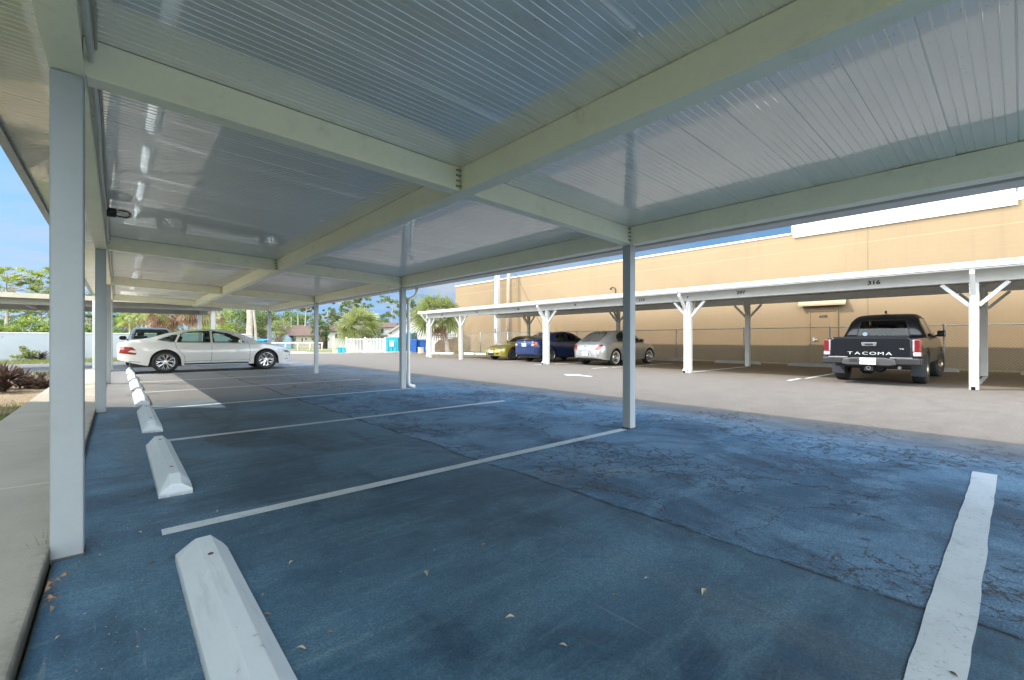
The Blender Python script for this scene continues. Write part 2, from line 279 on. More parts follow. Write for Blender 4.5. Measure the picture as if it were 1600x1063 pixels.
# ------------------------------------------------------------ mesh builder
class MB:
    def __init__(s): s.v = []; s.f = []; s.smooth = False
    def add(s, vs, fs):
        o = len(s.v); s.v += [tuple(v) for v in vs]; s.f += [tuple(i+o for i in f) for f in fs]; return s
    def box(s, x0, x1, y0, y1, z0, z1):
        return s.add([(x0,y0,z0),(x1,y0,z0),(x1,y1,z0),(x0,y1,z0),(x0,y0,z1),(x1,y0,z1),(x1,y1,z1),(x0,y1,z1)],
                     [(0,3,2,1),(4,5,6,7),(0,1,5,4),(1,2,6,5),(2,3,7,6),(3,0,4,7)])
    def beam(s, p, q, w, h=None, up=(0,0,1)):
        h = w if h is None else h
        p, q = Vector(p), Vector(q); d = (q-p).normalized(); u = Vector(up)
        if abs(d.dot(u)) > .98: u = Vector((0, 1, 0))
        a = d.cross(u).normalized(); b = a.cross(d).normalized(); vs = []
        for c in (p, q):
            for i, j in ((-1,-1),(1,-1),(1,1),(-1,1)): vs.append(c + a*(i*w/2) + b*(j*h/2))
        return s.add(vs, [(0,1,2,3),(7,6,5,4),(0,4,5,1),(1,5,6,2),(2,6,7,3),(3,7,4,0)])
    def tube(s, pts, rad, n=8, cap=True):
        pts = [Vector(p) for p in pts]
        if isinstance(rad, (int, float)): rad = [rad]*len(pts)
        vs = []; fs = []; a = None
        for i, p in enumerate(pts):
            d = (pts[min(i+1, len(pts)-1)] - pts[max(i-1, 0)])
            d = d.normalized() if d.length > 1e-9 else Vector((0,0,1))
            if a is None:
                a = d.orthogonal().normalized()
            a = (a - d*a.dot(d)); a = a.normalized() if a.length > 1e-6 else d.orthogonal().normalized()
            b = d.cross(a)
            for k in range(n):
                t = 2*math.pi*k/n; vs.append(p + (a*math.cos(t) + b*math.sin(t))*rad[i])
        for i in range(len(pts)-1):
            for k in range(n):
                k2 = (k+1) % n; fs.append((i*n+k, i*n+k2, (i+1)*n+k2, (i+1)*n+k))
        if cap: fs.append(tuple(range(n-1, -1, -1))); fs.append(tuple((len(pts)-1)*n+k for k in range(n)))
        return s.add(vs, fs)
    def prism(s, poly, axis, a0, a1):
        """poly of (u,v); axis x: (u,v)->(y,z); y: (x,z); z: (x,y)"""
        def P(u, v, a): return {'x': (a, u, v), 'y': (u, a, v), 'z': (u, v, a)}[axis]
        n = len(poly); vs = [P(u, v, a0) for u, v in poly] + [P(u, v, a1) for u, v in poly]
        return s.add(vs, [tuple(range(n-1, -1, -1)), tuple(range(n, 2*n))] + [(i, (i+1) % n, (i+1) % n+n, i+n) for i in range(n)])
    def lathe(s, prof, axis='z', n=24, c=(0,0,0)):
        vs = []; fs = []; c = Vector(c)
        for r, h in prof:
            for k in range(n):
                t = 2*math.pi*k/n; u, v = r*math.cos(t), r*math.sin(t)
                vs.append(c + Vector({'z': (u, v, h), 'y': (u, h, v), 'x': (h, u, v)}[axis]))
        for i in range(len(prof)-1):
            for k in range(n):
                k2 = (k+1) % n; fs.append((i*n+k, i*n+k2, (i+1)*n+k2, (i+1)*n+k))
        return s.add(vs, fs)
    def tf(s, m): s.v = [tuple(m @ Vector(v)) for v in s.v]; return s
    def build(s, name, mat, parent=None, smooth=False, bevel=0, origin=None, fix=True):
        me = bpy.data.meshes.new(name)
        vs = s.v
        if origin is not None: vs = [tuple(Vector(v)-Vector(origin)) for v in vs]
        me.from_pydata(vs, [], s.f); me.materials.append(mat)
        if bevel or fix:
            bm = bmesh.new(); bm.from_mesh(me)
            if fix: bmesh.ops.recalc_face_normals(bm, faces=bm.faces)
            if bevel:
                es = [e for e in bm.edges if len(e.link_faces) == 2 and e.calc_face_angle(0) > .5]
                bmesh.ops.bevel(bm, geom=es, offset=bevel, segments=2, affect='EDGES', profile=.5, clamp_overlap=True)
            bm.to_mesh(me); bm.free()
        if smooth: me.shade_smooth() if hasattr(me, 'shade_smooth') else None
        o = bpy.data.objects.new(name, me); COL.objects.link(o)
        if origin is not None: o.location = origin
        if parent is not None: o.parent = parent
        return o
def smooth_by_angle(o, ang=35):
    me = o.data; me.shade_smooth()
    bm = bmesh.new(); bm.from_mesh(me)
    for e in bm.edges:
        if len(e.link_faces) == 2 and e.calc_face_angle(0) > R(ang): e.smooth = False
    bm.to_mesh(me); bm.free(); return o
def tag(o, label=None, cat=None, group=None, kind=None):
    if label: o['label'] = label
    if cat: o['category'] = cat
    if group: o['group'] = group
    if kind: o['kind'] = kind
    return o
def empty(name, loc=(0,0,0), rz=0, **k):
    o = bpy.data.objects.new(name, None); COL.objects.link(o); o.location = loc; o.rotation_euler = (0,0,rz); o.empty_display_size = .2
    return tag(o, **k)
def struct(o): o['kind'] = 'structure'; return o
def copy_tree(o, parent=None):
    c = o.copy(); COL.objects.link(c); c.parent = parent
    for ch in list(o.children): copy_tree(ch, c)
    return c
def text_mb(body, size, depth=.004, bold=0):
    cu = bpy.data.curves.new('t', 'FONT'); cu.body = body; cu.size = size; cu.extrude = depth; cu.offset = bold*size; cu.align_x = 'CENTER'; cu.align_y = 'CENTER'
    o = bpy.data.objects.new('t', cu); COL.objects.link(o)
    dg = bpy.context.evaluated_depsgraph_get(); me = bpy.data.meshes.new_from_object(o.evaluated_get(dg))
    m = MB(); m.add([v.co[:] for v in me.vertices], [tuple(p.vertices) for p in me.polygons])
    bpy.data.objects.remove(o); bpy.data.curves.remove(cu); bpy.data.meshes.remove(me); return m
def at(px, d, z=0):
    """world point of a photo column at a depth (eye heights)"""
    t = (px-800)/701; return Vector((d*(SN+CS*t)*U, d*(CS-SN*t)*U, z))

# ------------------------------------------------------------ the ground
def sheet(name, poly, z, mat, sub=0):
    m = MB(); m.add([(x*U, y*U, z) for x, y in poly], [tuple(range(len(poly)))])
    o = m.build(name, mat); return struct(o)
sheet('ground', [(-400,-400),(400,-400),(400,500),(-400,500)], -.03, M_GRASS)
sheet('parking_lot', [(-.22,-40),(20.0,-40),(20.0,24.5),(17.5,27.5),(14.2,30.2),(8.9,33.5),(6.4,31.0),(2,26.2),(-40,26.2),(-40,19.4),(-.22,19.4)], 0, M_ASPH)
sheet('road', [(8.9,33.56),(14.2,30.26),(17.4,27.7),(24,38),(40,62),(10,62),(-6,60),(2,36)], -.012, M_ROAD)
sheet('verge', [(20.06,-40),(21.45,-40),(21.45,30),(20.06,24.4)], -.012, M_DIRT)
POSTP = plain('grey_white_post_paint', (.35, .39, .41), .45, vary=.05, bump=.08, bscale=25, dirt=((.30, .29, .26), .25))
# ------------------------------------------------------------ walkway, painted lines
def walkway():
    m = MB(); cuts = [-12, -8.5, -5.2, -2.2, 1.62, 4.15, 6.7, 9.4, 12.6, 15.9, 19.2]
    m2 = MB()
    r = random.Random(3)
    for a0, a1 in zip(cuts, cuts[1:]):
        g = .009
        x0, x1 = -1.0*U, -.225*U + r.uniform(-.008, .004)
        m.box(x0, x1, a0*U+g, a1*U-g, -.08, .085 + r.uniform(-.004, .004))
    j = MB()
    for c_ in cuts[1:-1]: j.box(-1.0*U, -.235*U, c_*U-.0085, c_*U+.0085, -.02, .066)
    struct(j.build('walkway_joint', plain('joint_dirt', (.05, .045, .035), .95)))
    return struct(m.build('walkway', M_WALK, bevel=.012))
walkway()
def line(pts, w, name='painted_line', z=.004, seed=0, mat=None, wob=.012):
    """pts: two (b,a) points; wavy brushed edges"""
    r = random.Random(seed); p, q = Vector((pts[0][0]*U, pts[0][1]*U, 0)), Vector((pts[1][0]*U, pts[1][1]*U, 0))
    d = (q-p); L = d.length; d.normalize(); nrm = Vector((-d.y, d.x, 0)); n = max(4, int(L/.12)); vs = []; a = b = 0
    for i in range(n+1):
        a = a*.7 + r.uniform(-wob, wob)*.5; b = b*.7 + r.uniform(-wob, wob)*.5; c = p + d*(L*i/n)
        vs += [c + nrm*(w/2+a) + Vector((0,0,z)), c - nrm*(w/2+b) + Vector((0,0,z))]
    m = MB(); m.add(vs, [(2*i, 2*i+1, 2*i+3, 2*i+2) for i in range(n)])
    return struct(m.build(name, mat or M_LINE))
LINES = [(.185, 1.3, 4.85), (2.93, .17, 4.2), (5.55, .36, 4.7), (8.2, .3, 4.6), (10.85, .35, 4.5), (13.5, .35, 4.3), (16.2, .35, 4.5), (18.85, .35, 4.5)]
for i, (a, b0, b1) in enumerate(LINES):
    line([(b0, a+(.0 if i else -.02)), (b1, a-(.02 if i else 0))], .105 if i else .135, seed=i, wob=.005 if i else .008)
for i, a in enumerate([-2.3, .65, 3.62, 6.6, 9.55, 12.4, 15.4, 18.4, 21.3]):
    line([(13.05, a), (17.3, a)], .10, seed=20+i)
    if i in (2, 4, 5): line([(12.1, a+.1), (13.0, a+.1)], .11, seed=40+i)
def arrow():
    m = MB(); c = Vector((9.5*U, 8.1*U, 0)); z = .004
    # straight arrow along the lane
    pts = [(-.06,-1.0),(.06,-1.0),(.06,0.1),(.24,0.1),(0,1.0),(-.24,0.1),(-.06,0.1)]
    m.add([(c.x+u*1.5, c.y+v*.5*U, z) for u, v in pts], [tuple(range(7))])
    return struct(m.build('painted_arrow', M_LINE, fix=False))
arrow()

# ------------------------------------------------------------ wheel stops
def stop_mesh(L, W=.21, H=.135):
    m = MB(); t = .055                                     # ridge half width
    secs = [(-L/2, W/2, .0, t, .62), (-L/2+.12, W/2, 0, t, 1), (L/2-.12, W/2, 0, t, 1), (L/2, W/2, 0, t, .62)]
    vs = []
    for y, w, _, tt, k in secs:
        vs += [(-w, y, 0), (-w*.985, y, H*.42*k), (-tt*.55, y, H*k), (tt*.55, y, H*k), (w*.985, y, H*.42*k), (w, y, 0)]
    fs = []
    for i in range(3):
        for k in range(5): fs.append((i*6+k, i*6+k+1, (i+1)*6+k+1, (i+1)*6+k))
        fs.append((i*6+5, i*6, (i+1)*6, (i+1)*6+5))
    fs += [tuple(range(6)), tuple(range(18, 24))]
    m.add(vs, fs); return m
NEAR_STOPS = [('closest white concrete wheel stop with a chipped ridge, cut off by the photo bottom', .285, 1.62, 1.96, .0),
  ('white concrete wheel stop with a rust stain beside it, second from the camera', .278, 4.42, 1.9, .0),
  ('small white wheel stop, third from the camera and last one in the shade', .278, 6.98, 1.86, .0),
  ('sunlit white wheel stop right where the sunny patch begins', .278, 9.55, 1.84, .0),
  ('sunlit white wheel stop, second from the start of the sunny patch', .278, 12.1, 1.84, 0),
  ('sunlit white wheel stop, next one before the white sedan', .278, 14.7, 1.84, 0),
  ('white wheel stop under the rear bumper of the white sedan', .278, 17.4, 1.84, 0)]
for lb, b, a, L, rz in NEAR_STOPS:
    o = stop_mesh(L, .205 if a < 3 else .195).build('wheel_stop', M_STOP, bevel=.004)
    o.location = (b*U, a*U, .0); o.rotation_euler = (0, 0, rz)
    tag(o, lb, 'wheel stop', 'concrete wheel stops of the near bays')
    if a < 8:
        for yy in (-L*.32, L*.32):
            m = MB(); m.lathe([(.0, .1375), (.011, .1375), (.012, .134)], 'z', 10, (0, yy, 0)); m.build('steel_pin', plain('rusty_pin', (.12, .07, .045), .8), o)
M_STOPG = mat_conc('grey_concrete', (.36, .35, .33), (.46, .45, .42))
FAR = [(-.85, 'grey wheel stop by the fence at the far right edge behind the post'), (2.15, 'grey wheel stop in front of the black pickup truck'), (4.95, 'grey wheel stop by the fence just left of the pickup truck'),
       (7.7, 'grey wheel stop by the fence between the two posts left of the door'), (10.9, 'grey wheel stop in front of the silver rounded hatchback'),
       (14.3, 'grey wheel stop in front of the blue sedan'), (16.8, 'grey wheel stop behind the yellow coupe')]
for a, lb in FAR:
    o = stop_mesh(1.95).build('wheel_stop', M_STOPG, bevel=.008); o.location = (19.0*U, a*U, 0)
    tag(o, lb, 'wheel stop', 'grey wheel stops along the chain link fence')

# ------------------------------------------------------------ the near carport
def zb(b): return (2.225 - .0373*b)*U             # underside of the beams (metres)
BD = .185*U                                       # beam depth
def sloped_beam(m, b0, b1, a0, a1, dz0=0, dz1=BD):
    vs = []
    for a in (a0, a1):
        for b, dz in ((b0, dz0), (b1, dz0), (b1, dz1), (b0, dz1)): vs.append((b*U, a*U, zb(b)+dz))
    return m.add(vs, [(0,1,2,3),(7,6,5,4),(0,4,5,1),(1,5,6,2),(2,6,7,3),(3,7,4,0)])
A0, A1 = -2.75, 19.35
cp = empty('carport', (2*U, 6*U, 0), label='long white metal carport overhead with ribbed glossy ceiling sheltering the near bays', cat='carport')
cpo = Vector((2*U, 6*U, 0))
def cpart(m, name, mat, **k):
    o = m.build(name, mat, **k); o.parent = cp; o.matrix_parent_inverse = Matrix.Translation(-cpo); return o
def roof():
    r = random.Random(5); B0, B1 = -.60, 4.52; nb = 18
    prof = []                                      # (a metres, dz)
    a = A0*U; pan = 0
    while a < A1*U:
        tilt = r.uniform(-.0026, .0026); tw = r.uniform(-.0012, .0012); ph = r.uniform(0, 6)
        for k in range(6):
            s = a + k*.0508
            dz = tilt*(k-2.5)/2.5
            prof += [(s+.002, dz, tw, ph), (s+.0425, dz, tw, ph), (s+.0445, dz-.0028 if k < 5 else dz+.005, tw, ph), (s+.0475, dz-.0028 if k < 5 else dz+.005, tw, ph), (s+.0495, dz, tw, ph)]
        a += .3048
    vs = []; n = len(prof)
    for j in range(nb+1):
        b = B0 + (B1-B0)*j/nb
        for s, dz, tw, ph in prof:
            vs.append((b*U, s, zb(b)+BD+dz + tw*math.sin(b*1.7+ph)))
    fs = [(j*n+i, j*n+i+1, (j+1)*n+i+1, (j+1)*n+i) for j in range(nb) for i in range(n-1)]
    m = MB(); m.add(vs, fs); cpart(m, 'ceiling_panel', M_CEIL, fix=False)
    m = MB(); sloped_beam(m, B0, B1, A0, A1, BD+.03, BD+.062); cpart(m, 'roof_sheet', WHITE)
    m = MB()                                       # edge fascia channels
    sloped_beam(m, B0-.035, B0, A0, A1, BD-.045, BD+.075)
    sloped_beam(m, B0, B0+.02, A0, A1, BD-.045, BD-.035)
    cpart(m, 'edge_trim', plain('trim_grey', (.42, .45, .46), .4, .2))
    for e0, e1 in ((A1, A1+.03), (A0-.03, A0)):
        m = MB(); sloped_beam(m, B0, B1, e0, e1, BD-.06, BD+.075); cpart(m, 'end_trim', WHITE)
    m = MB(); g0, g1 = 4.52, 4.68                  # gutter, open box
    sloped_beam(m, g0, g1, A0, A1, -.0, .012); sloped_beam(m, g1, g1+.012, A0, A1, 0, BD+.07); sloped_beam(m, g0-.012, g0, A0, A1, .0, BD+.0)
    sloped_beam(m, g1-.03, g1+.03, A0, A1, BD+.07, BD+.085); sloped_beam(m, g0, g1, A1, A1+.01, 0, BD+.07)
    cpart(m, 'gutter', plain('gutter_paint', (.58, .58, .56), .4, vary=.05))
roof()
PA = [-2.43, 2.93, 8.28, 13.55, 18.9]
def beams():
    LB = [(-.175, .10), (2.05, .095), (4.33, .10)]
    for i, (b, w) in enumerate(LB):
        m = MB(); sloped_beam(m, b-w/2, b+w/2, A0+.02, A1-.02, 0, BD-.004); sloped_beam(m, b-w/2-.012, b+w/2+.012, A0+.03, A1-.03, -.012, 0.0)
        cpart(m, 'long_beam', CREAM, bevel=.004)
    for a in PA:
        for (b0, w0), (b1, w1) in zip(LB, LB[1:]):
            m = MB(); sloped_beam(m, b0+w0/2+.004, b1-w1/2-.004, a-.045, a+.045, .006, BD-.006); sloped_beam(m, b0+w0/2+.014, b1-w1/2-.014, a-.056, a+.056, -.006, .006)
            cpart(m, 'cross_beam', CREAM, bevel=.004)
            if -3 < a < 14:                              # fixing screws and the bracket at the joint
                z = zb(b1)
                for k in range(4):
                    m = MB(); m.box((b1-w1/2)*U-.05, (b1-w1/2)*U-.006, a*U-.056*U+.0-.010, a*U-.056*U+.008, z+.03+k*.045, z+.042+k*.045)
                    cpart(m, 'bolt', METAL)
beams()
def posts():
    for a in PA:
        for b, w in ((-.175, .11), (4.33, .10)):
            h = zb(b)-.012*1 - .002; x, y = b*U, a*U; s = w/2*U*1.02
            m = MB(); m.box(x-s, x+s, y-s, y+s, -.02, h); o = cpart(m, 'post', POSTP, bevel=.008)
            m = MB(); m.box(x-s-.004, x+s+.004, y-s-.004, y+s+.004, 0.001, .010); 
            f = m.build('base_plate', plain('dirty_base', (.10, .10, .10), .8)); f.parent = o
posts()
def downspout(parent_part, x, y, ztop, big=False, flip=1):
    """rectangular downspout: drops from the gutter, elbows back to the post and kicks out at the foot"""
    m = MB(); w, h = .085, .065
    pts = [(x+.16, y, ztop), (x+.16, y, ztop-.13), (x+.10, y, ztop-.22), (x-.02, y, ztop-.28), (x-.05, y, ztop-.36), (x-.05, y, .13), (x-.03, y, .07), (x+.10, y, .035)]
    m.tube([Vector(p) for p in pts], .037, 10); return m
for a in (8.28-.03, -2.43):
    x, y = 4.465*U, a*U
    m = downspout(None, x+.03, y, zb(4.6)+.02)
    cpart(m, 'downspout', WHITE, smooth=True)
def conduit():
    m = MB(); r = random.Random(2); pts = []; x = -.105*U
    for i in range(90):
        a = -2 + 21*i/89; z = zb(-.1)+ .10 + .018*math.sin(a*1.3) + .01*math.sin(a*4.1)
        pts.append((x + .012 + .006*math.sin(a*2.2), a*U, z))
    m.tube(pts, .013, 8); cpart(m, 'conduit', plain('conduit_white', (.62, .62, .58), .4), smooth=True)
    m = MB(); pts = [(x+.03, a*U, zb(-.1)+.15+.012*math.sin(a*1.9+1)) for a in [i*.25-2 for i in range(84)]]
    m.tube(pts, .007, 6); cpart(m, 'cable', plain('cable_tan', (.45, .42, .34), .5), smooth=True)
    # jar light
    y, z = 6.25*U, zb(0)+.10
    m = MB(); m.lathe([(0, 0), (.052, 0), (.052, .075), (.04, .085), (0, .085)], 'x', 20, (x+.02, y, z))
    base = cpart(m, 'jar_light', DARK)
    m = MB(); m.lathe([(.036, .085), (.042, .11), (.042, .16), (.034, .19), (.018, .205), (0, .208)], 'x', 20, (x+.02, y, z)); j = m.build('glass_jar', mat_glass('jar_glass', (.85, .85, .8)), base, smooth=True); 
    m = MB()
    for k in range(4):
        an = math.pi*k/4+.4; ca, sa = math.cos(an)*.05, math.sin(an)*.05
        m.tube([(x+.10, y+ca, z+sa), (x+.19, y+ca, z+sa), (x+.225, y+ca*.6, z+sa*.6), (x+.238, y, z), (x+.225, y-ca*.6, z-sa*.6), (x+.19, y-ca, z-sa), (x+.10, y-ca, z-sa)], .0028, 5)
    m.tube([(x+.15, y+.052*math.cos(t*.6), z+.052*math.sin(t*.6)) for t in range(12)], .0028, 5)
    m.build('wire_cage', METAL, base)
conduit()

# ------------------------------------------------------------ the carport across the lane
def carport_far():
    root = empty('carport', (12.75*U, 6.5*U, 0), label='white wooden carport with numbered beam across the lane in front of the tan wall', cat='carport')
    inv = Matrix.Translation(-Vector((12.75*U, 6.5*U, 0)))
    def P(m, name, mat, par=root, **k):
        o = m.build(name, mat, **k); o.parent = par
        if par is root: o.matrix_parent_inverse = inv
        return o
    a0, a1 = -8, 21.55
    zr = lambda b: (2.36 + .022*(b-12.2))*U
    def slab(m, b0, b1, z0, z1, s0=a0, s1=a1):
        vs = []
        for a in (s0, s1):
            for b, z in ((b0, z0), (b1, z0), (b1, z1), (b0, z1)): vs.append((b*U, a*U, zr(b)+z))
        m.add(vs, [(0,1,2,3),(7,6,5,4),(0,4,5,1),(1,5,6,2),(2,6,7,3),(3,7,4,0)])
    m = MB(); slab(m, 12.30, 19.95, .03, .09); P(m, 'roof', WHITE)
    m = MB()
    for i in range(70): 
        a = a0+.2 + i*.42
        slab(m, 12.32, 19.93, .012, .029, a, a+.03)
    P(m, 'roof_rib', WHITE)
    m = MB(); slab(m, 12.20, 12.30, -.035, .075); slab(m, 12.16, 12.20, .0, .075); slab(m, 12.165, 12.34, .092, .125); P(m, 'gutter', WHITE, bevel=.004)
    m = MB(); slab(m, 12.205, 12.30, .077, .090); P(m, 'drip_gap', plain('shadow_metal', (.12, .14, .16), .5))
    m = MB(); slab(m, 19.955, 20.03, -.06, .13); P(m, 'rear_fascia', WHITE)
    wood = plain('weathered_white_wood', (.60, .60, .57), .6, vary=.06, bump=.15, bscale=20)
    m = MB(); slab(m, 12.66, 12.84, -.27, .008); P(m, 'front_beam', wood, bevel=.006)
    m = MB(); slab(m, 17.5, 17.7, -.22, .008); P(m, 'rear_beam', wood, bevel=.006)
    FP = [-5.25, .636, 6.54, 12.4, 18.35, 21.25]; RP = [-5.2, .69, 6.75, 12.5, 18.6]
    for k, (b, lst, w) in enumerate(((12.75, FP, .15), (17.6, RP, .16))):
        for i, a in enumerate(lst):
            zt = zr(b) - (.27 if k == 0 else .22) - .003
            x, y = b*U, a*U; s = w/2; m = MB(); m.box(x-s, x+s, y-s, y+s, -.02, zt)
            po = P(m, 'post', wood if k else WHITE, bevel=.006)
            for sg in (-1, 1):
                m = MB(); m.beam((x, y+sg*(s+.0), zt-.50), (x, y+sg*(s+.44), zt-.015), .075, .06, up=(1,0,0)); br = m.build('brace', WHITE if k == 0 else wood, po)
            m = MB(); m.beam((x+(s if k == 0 else -s), y, zt-.45), (x+(.45 if k == 0 else -.45), y, zt+.14), .07, .07); m.build('brace', wood, po)
            if k == 0 and i in (1, 2, 3, 5, 0):          # box downspout fixed to the lane face of the post
                m = MB(); xx = x-s-.055; yy = y + (0 if i == 1 else .045)
                m.beam((12.25*U, yy, zr(12.25)-.03), (12.25*U, yy, zr(12.25)-.13), .08, .08, up=(0,1,0))
                m.beam((12.24*U, yy, zr(12.25)-.10), (xx+.01, yy, zt-.30), .08, .075, up=(0,1,0))
                m.beam((xx, yy, zt-.27), (xx, yy, .12), .11, .09, up=(0,1,0))
                m.beam((xx, yy, .13), (xx-.12, yy, .045), .11, .085, up=(0,1,0))
                d = m.build('downspout', WHITE, po, bevel=.006)
                m = MB(); m.beam((xx-.119, yy, .0455), (xx-.128, yy, .039), .085, .062, up=(0,1,0)); m.build('outlet', DARK, d)
    ink = plain('black_lettering', (.02, .02, .02), .6)
    for a, tx, sz in ((2.19, '316', .105), (5.03, '297', .10), (8.09, '112', .10), (10.9, '18', .085), (14.0, '66', .085), (16.9, '54', .085), (19.9, '88', .085), (6.54, '6', .07)):
        m = text_mb(tx, sz*1.3, .003, .025)
        # bold: letters stand on the lane side of the beam, reading from the lane (facing -b)
        M = Matrix.Translation((12.66*U-.004, a*U, zr(12.7)-.125 + (.0 if len(tx) > 1 else -.02))) @ Matrix(((0,0,-1,0),(-1,0,0,0),(0,1,0,0),(0,0,0,1))) @ Matrix.Diagonal((1.25, 1, 1, 1))
        m.tf(M); P(m, 'bay_number', ink)
    for a in (4.0, 9.7):
        m = MB(); x, y, z = 14.2*U, a*U, zr(14.2)
        m.lathe([(0, z+.01), (.09, z+.01), (.10, z-.03), (.07, z-.07), (0, z-.08)], 'z', 14, (x, y, 0)); P(m, 'ceiling_lamp', WHITE)
carport_far()

# ------------------------------------------------------------ the third carport, beyond the end of the near one
def carport_left():
    root = empty('carport', (0, 22*U, 0), label='low weathered beige carport behind the near one, in front of the white garden wall', cat='carport')
    inv = Matrix.Translation(-Vector((0, 22*U, 0)))
    wd = plain('beige_fascia', (.44, .40, .32), .6, vary=.08, bump=.1); dk = plain('grey_beam', (.34, .33, .31), .6)
    def P(m, name, mat, **k):
        o = m.build(name, mat, **k); o.parent = root; o.matrix_parent_inverse = inv; return o
    b0, b1, a0, a1 = -14, 3.15, 20.15, 24.8
    m = MB(); m.box(b0*U, b1*U, a0*U, a1*U, 2.33*U, 2.40*U); P(m, 'roof', WHITE)
    m = MB(); m.box(b0*U-.02, b1*U+.02, a0*U-.05, a0*U-.002, 2.26*U, 2.41*U); P(m, 'front_fascia', wd)
    m = MB(); m.box(b1*U+.022, b1*U+.07, a0*U-.05, a1*U, 2.24*U, 2.42*U); P(m, 'end_fascia', wd)
    for a in (20.55, 24.3):
        m = MB(); m.box(b0*U, (b1-.1)*U, a*U-.06, a*U+.06, 2.08*U, 2.325*U); P(m, 'beam', dk, bevel=.006)
    for b in (2.75, -2.3, -7.5, -12):
        m = MB(); m.box(b*U-.05, b*U+.05, 20.7*U, 24.2*U, 2.12*U, 2.32*U); P(m, 'cross_beam', dk)
        for a in (20.55, 24.3):
            if b == -2.3 or (b < -2 and a > 24): continue
            m = MB(); m.box(b*U-.075, b*U+.075, a*U-.075, a*U+.075, -.02, 2.078*U); P(m, 'post', WHITE, bevel=.006)
    m = MB(); m.box(-.56*U-.07, -.56*U+.07, 20.0*U-.07, 20.0*U+.07, -.02, 2.25*U); P(m, 'post', WHITE, bevel=.006)
carport_left()

# ------------------------------------------------------------ tan building
def building():
    root = empty('commercial_building', (26*U, 12*U, 0), label='long windowless tan painted block building behind the chain link fence', cat='building')
    inv = Matrix.Translation(-Vector((26*U, 12*U, 0)))
    def P(m, name, mat, par=root, **k):
        o = m.build(name, mat, **k); o.parent = par
        if par is root: o.matrix_parent_inverse = inv
        return o
    B = 21.5*U
    m = MB(); m.box(B, 40*U, -12*U, 31.7*U, -.03, 5.42*U); P(m, 'wall', M_WALL)
    trim = plain('roof_trim_white', (.76, .76, .74), .5, vary=.05)
    m = MB(); m.box(B-.05, B+.3, 6.5*U, 31.75*U, 5.425*U, 5.50*U); m.box(B+.3, 40*U, 31.45*U, 31.75*U, 5.425*U, 5.50*U); P(m, 'parapet_trim', trim, bevel=.01)
    m = MB(); m.box(B-.06, B+.3, .15*U, 6.47*U, 5.425*U, 5.83*U); P(m, 'raised_parapet', trim)
    m = MB(); m.box(B-.10, B-.063, .10*U, 6.40*U, 5.27*U, 5.66*U); P(m, 'parapet_panel', plain('weathered_panel', (.70, .70, .68), .6, vary=.06, dirt=((.35, .33, .3), .5)), bevel=.006)
    m = MB(); m.box(B-.09, B+.3, .14*U, 6.49*U, 5.832*U, 5.87*U); P(m, 'cap_trim', trim)
    m = MB(); m.box(B-.02, 34*U, -12*U, .10*U, 5.425*U, 6.75*U); P(m, 'upper_wall', plain('weathered_white_block', (.50, .51, .52), .8, vary=.16, scale=1.2, bump=.3, dirt=((.22, .22, .22), .6)))
    m = MB()                                              # vertical control joint strips
    for a in (3.9, 14.8, 24): m.box(B-.004, B-.001, a*U-.012, a*U+.012, .1, 5.4*U)
    P(m, 'control_joint', plain('joint', (.16, .11, .06), .7))
    # back door with canopy
    dcol = plain('tan_door_paint', (.235, .162, .085), .55, vary=.04)
    ya, yb = 5.78*U, 4.9*U                            # hinge / latch sides
    m = MB(); m.box(B-.035, B-.001, yb, ya, .02, 2.32); door = P(m, 'door', dcol, bevel=.006)
    m = MB(); f = .07
    m.box(B-.05, B-.001, yb-f, yb-.003, 0, 2.4); m.box(B-.05, B-.001, ya+.003, ya+f, 0, 2.4); m.box(B-.05, B-.001, yb-.003, ya+.003, 2.325, 2.4)
    P(m, 'door_frame', dcol, bevel=.004)
    m = MB(); m.box(B-.06, B-.036, ya-.17, ya-.07, 1.0, 1.16); m.beam((B-.09, ya-.12, 1.08), (B-.09, ya-.26, 1.08), .025); m.beam((B-.09, ya-.12, 1.08), (B-.036, ya-.12, 1.08), .03); m.build('door_handle', CHROME, door)
    m = text_mb('608', .17, .003, .02); m.tf(Matrix.Translation((B-.038, 5.33*U, 2.1)) @ Matrix(((0,0,-1,0),(-1,0,0,0),(0,1,0,0),(0,0,0,1)))@ Matrix.Diagonal((1.25, 1, 1, 1))); m.build('door_number', plain('black_lettering', (.02,.02,.02)), door)
    cc = plain('canopy_paint', (.30, .23, .14), .5, vary=.04)
    m = MB(); y0, y1 = 4.55*U, 6.18*U; zt, zb_ = 2.98, 2.66
    m.add([(B-.0, y0, zt), (B, y1, zt), (B-.26, y1, zb_), (B-.26, y0, zb_), (B, y0, zt-.05), (B, y1, zt-.05), (B-.26, y1, zb_-.07), (B-.26, y0, zb_-.07)],
          [(0,1,2,3),(4,7,6,5),(3,2,6,7),(0,3,7,4),(1,5,6,2)])
    P(m, 'canopy', cc)
    # security camera on a goose neck
    y, z = 9.63*U, 1.0
    t = at(962, 1); 
    k = (B/U)/(SN + CS*(962-800)/701); y = k*(CS - SN*(962-800)/701)*U; z = U + (530-460)/701*k*U
    m = MB(); m.box(B-.05, B, y-.06, y+.06, z-.12, z); c = P(m, 'security_camera', DARK)
    m = MB(); m.tube([(B-.03, y, z), (B-.03, y, z+.34), (B-.12, y+.05, z+.42), (B-.26, y+.14, z+.42), (B-.30, y+.18, z+.36)], .025, 8); m.box(B-.26, B-.24, y+.10, y+.26, z+.27, z+.38); m.build('camera_arm', DARK, c)
building()

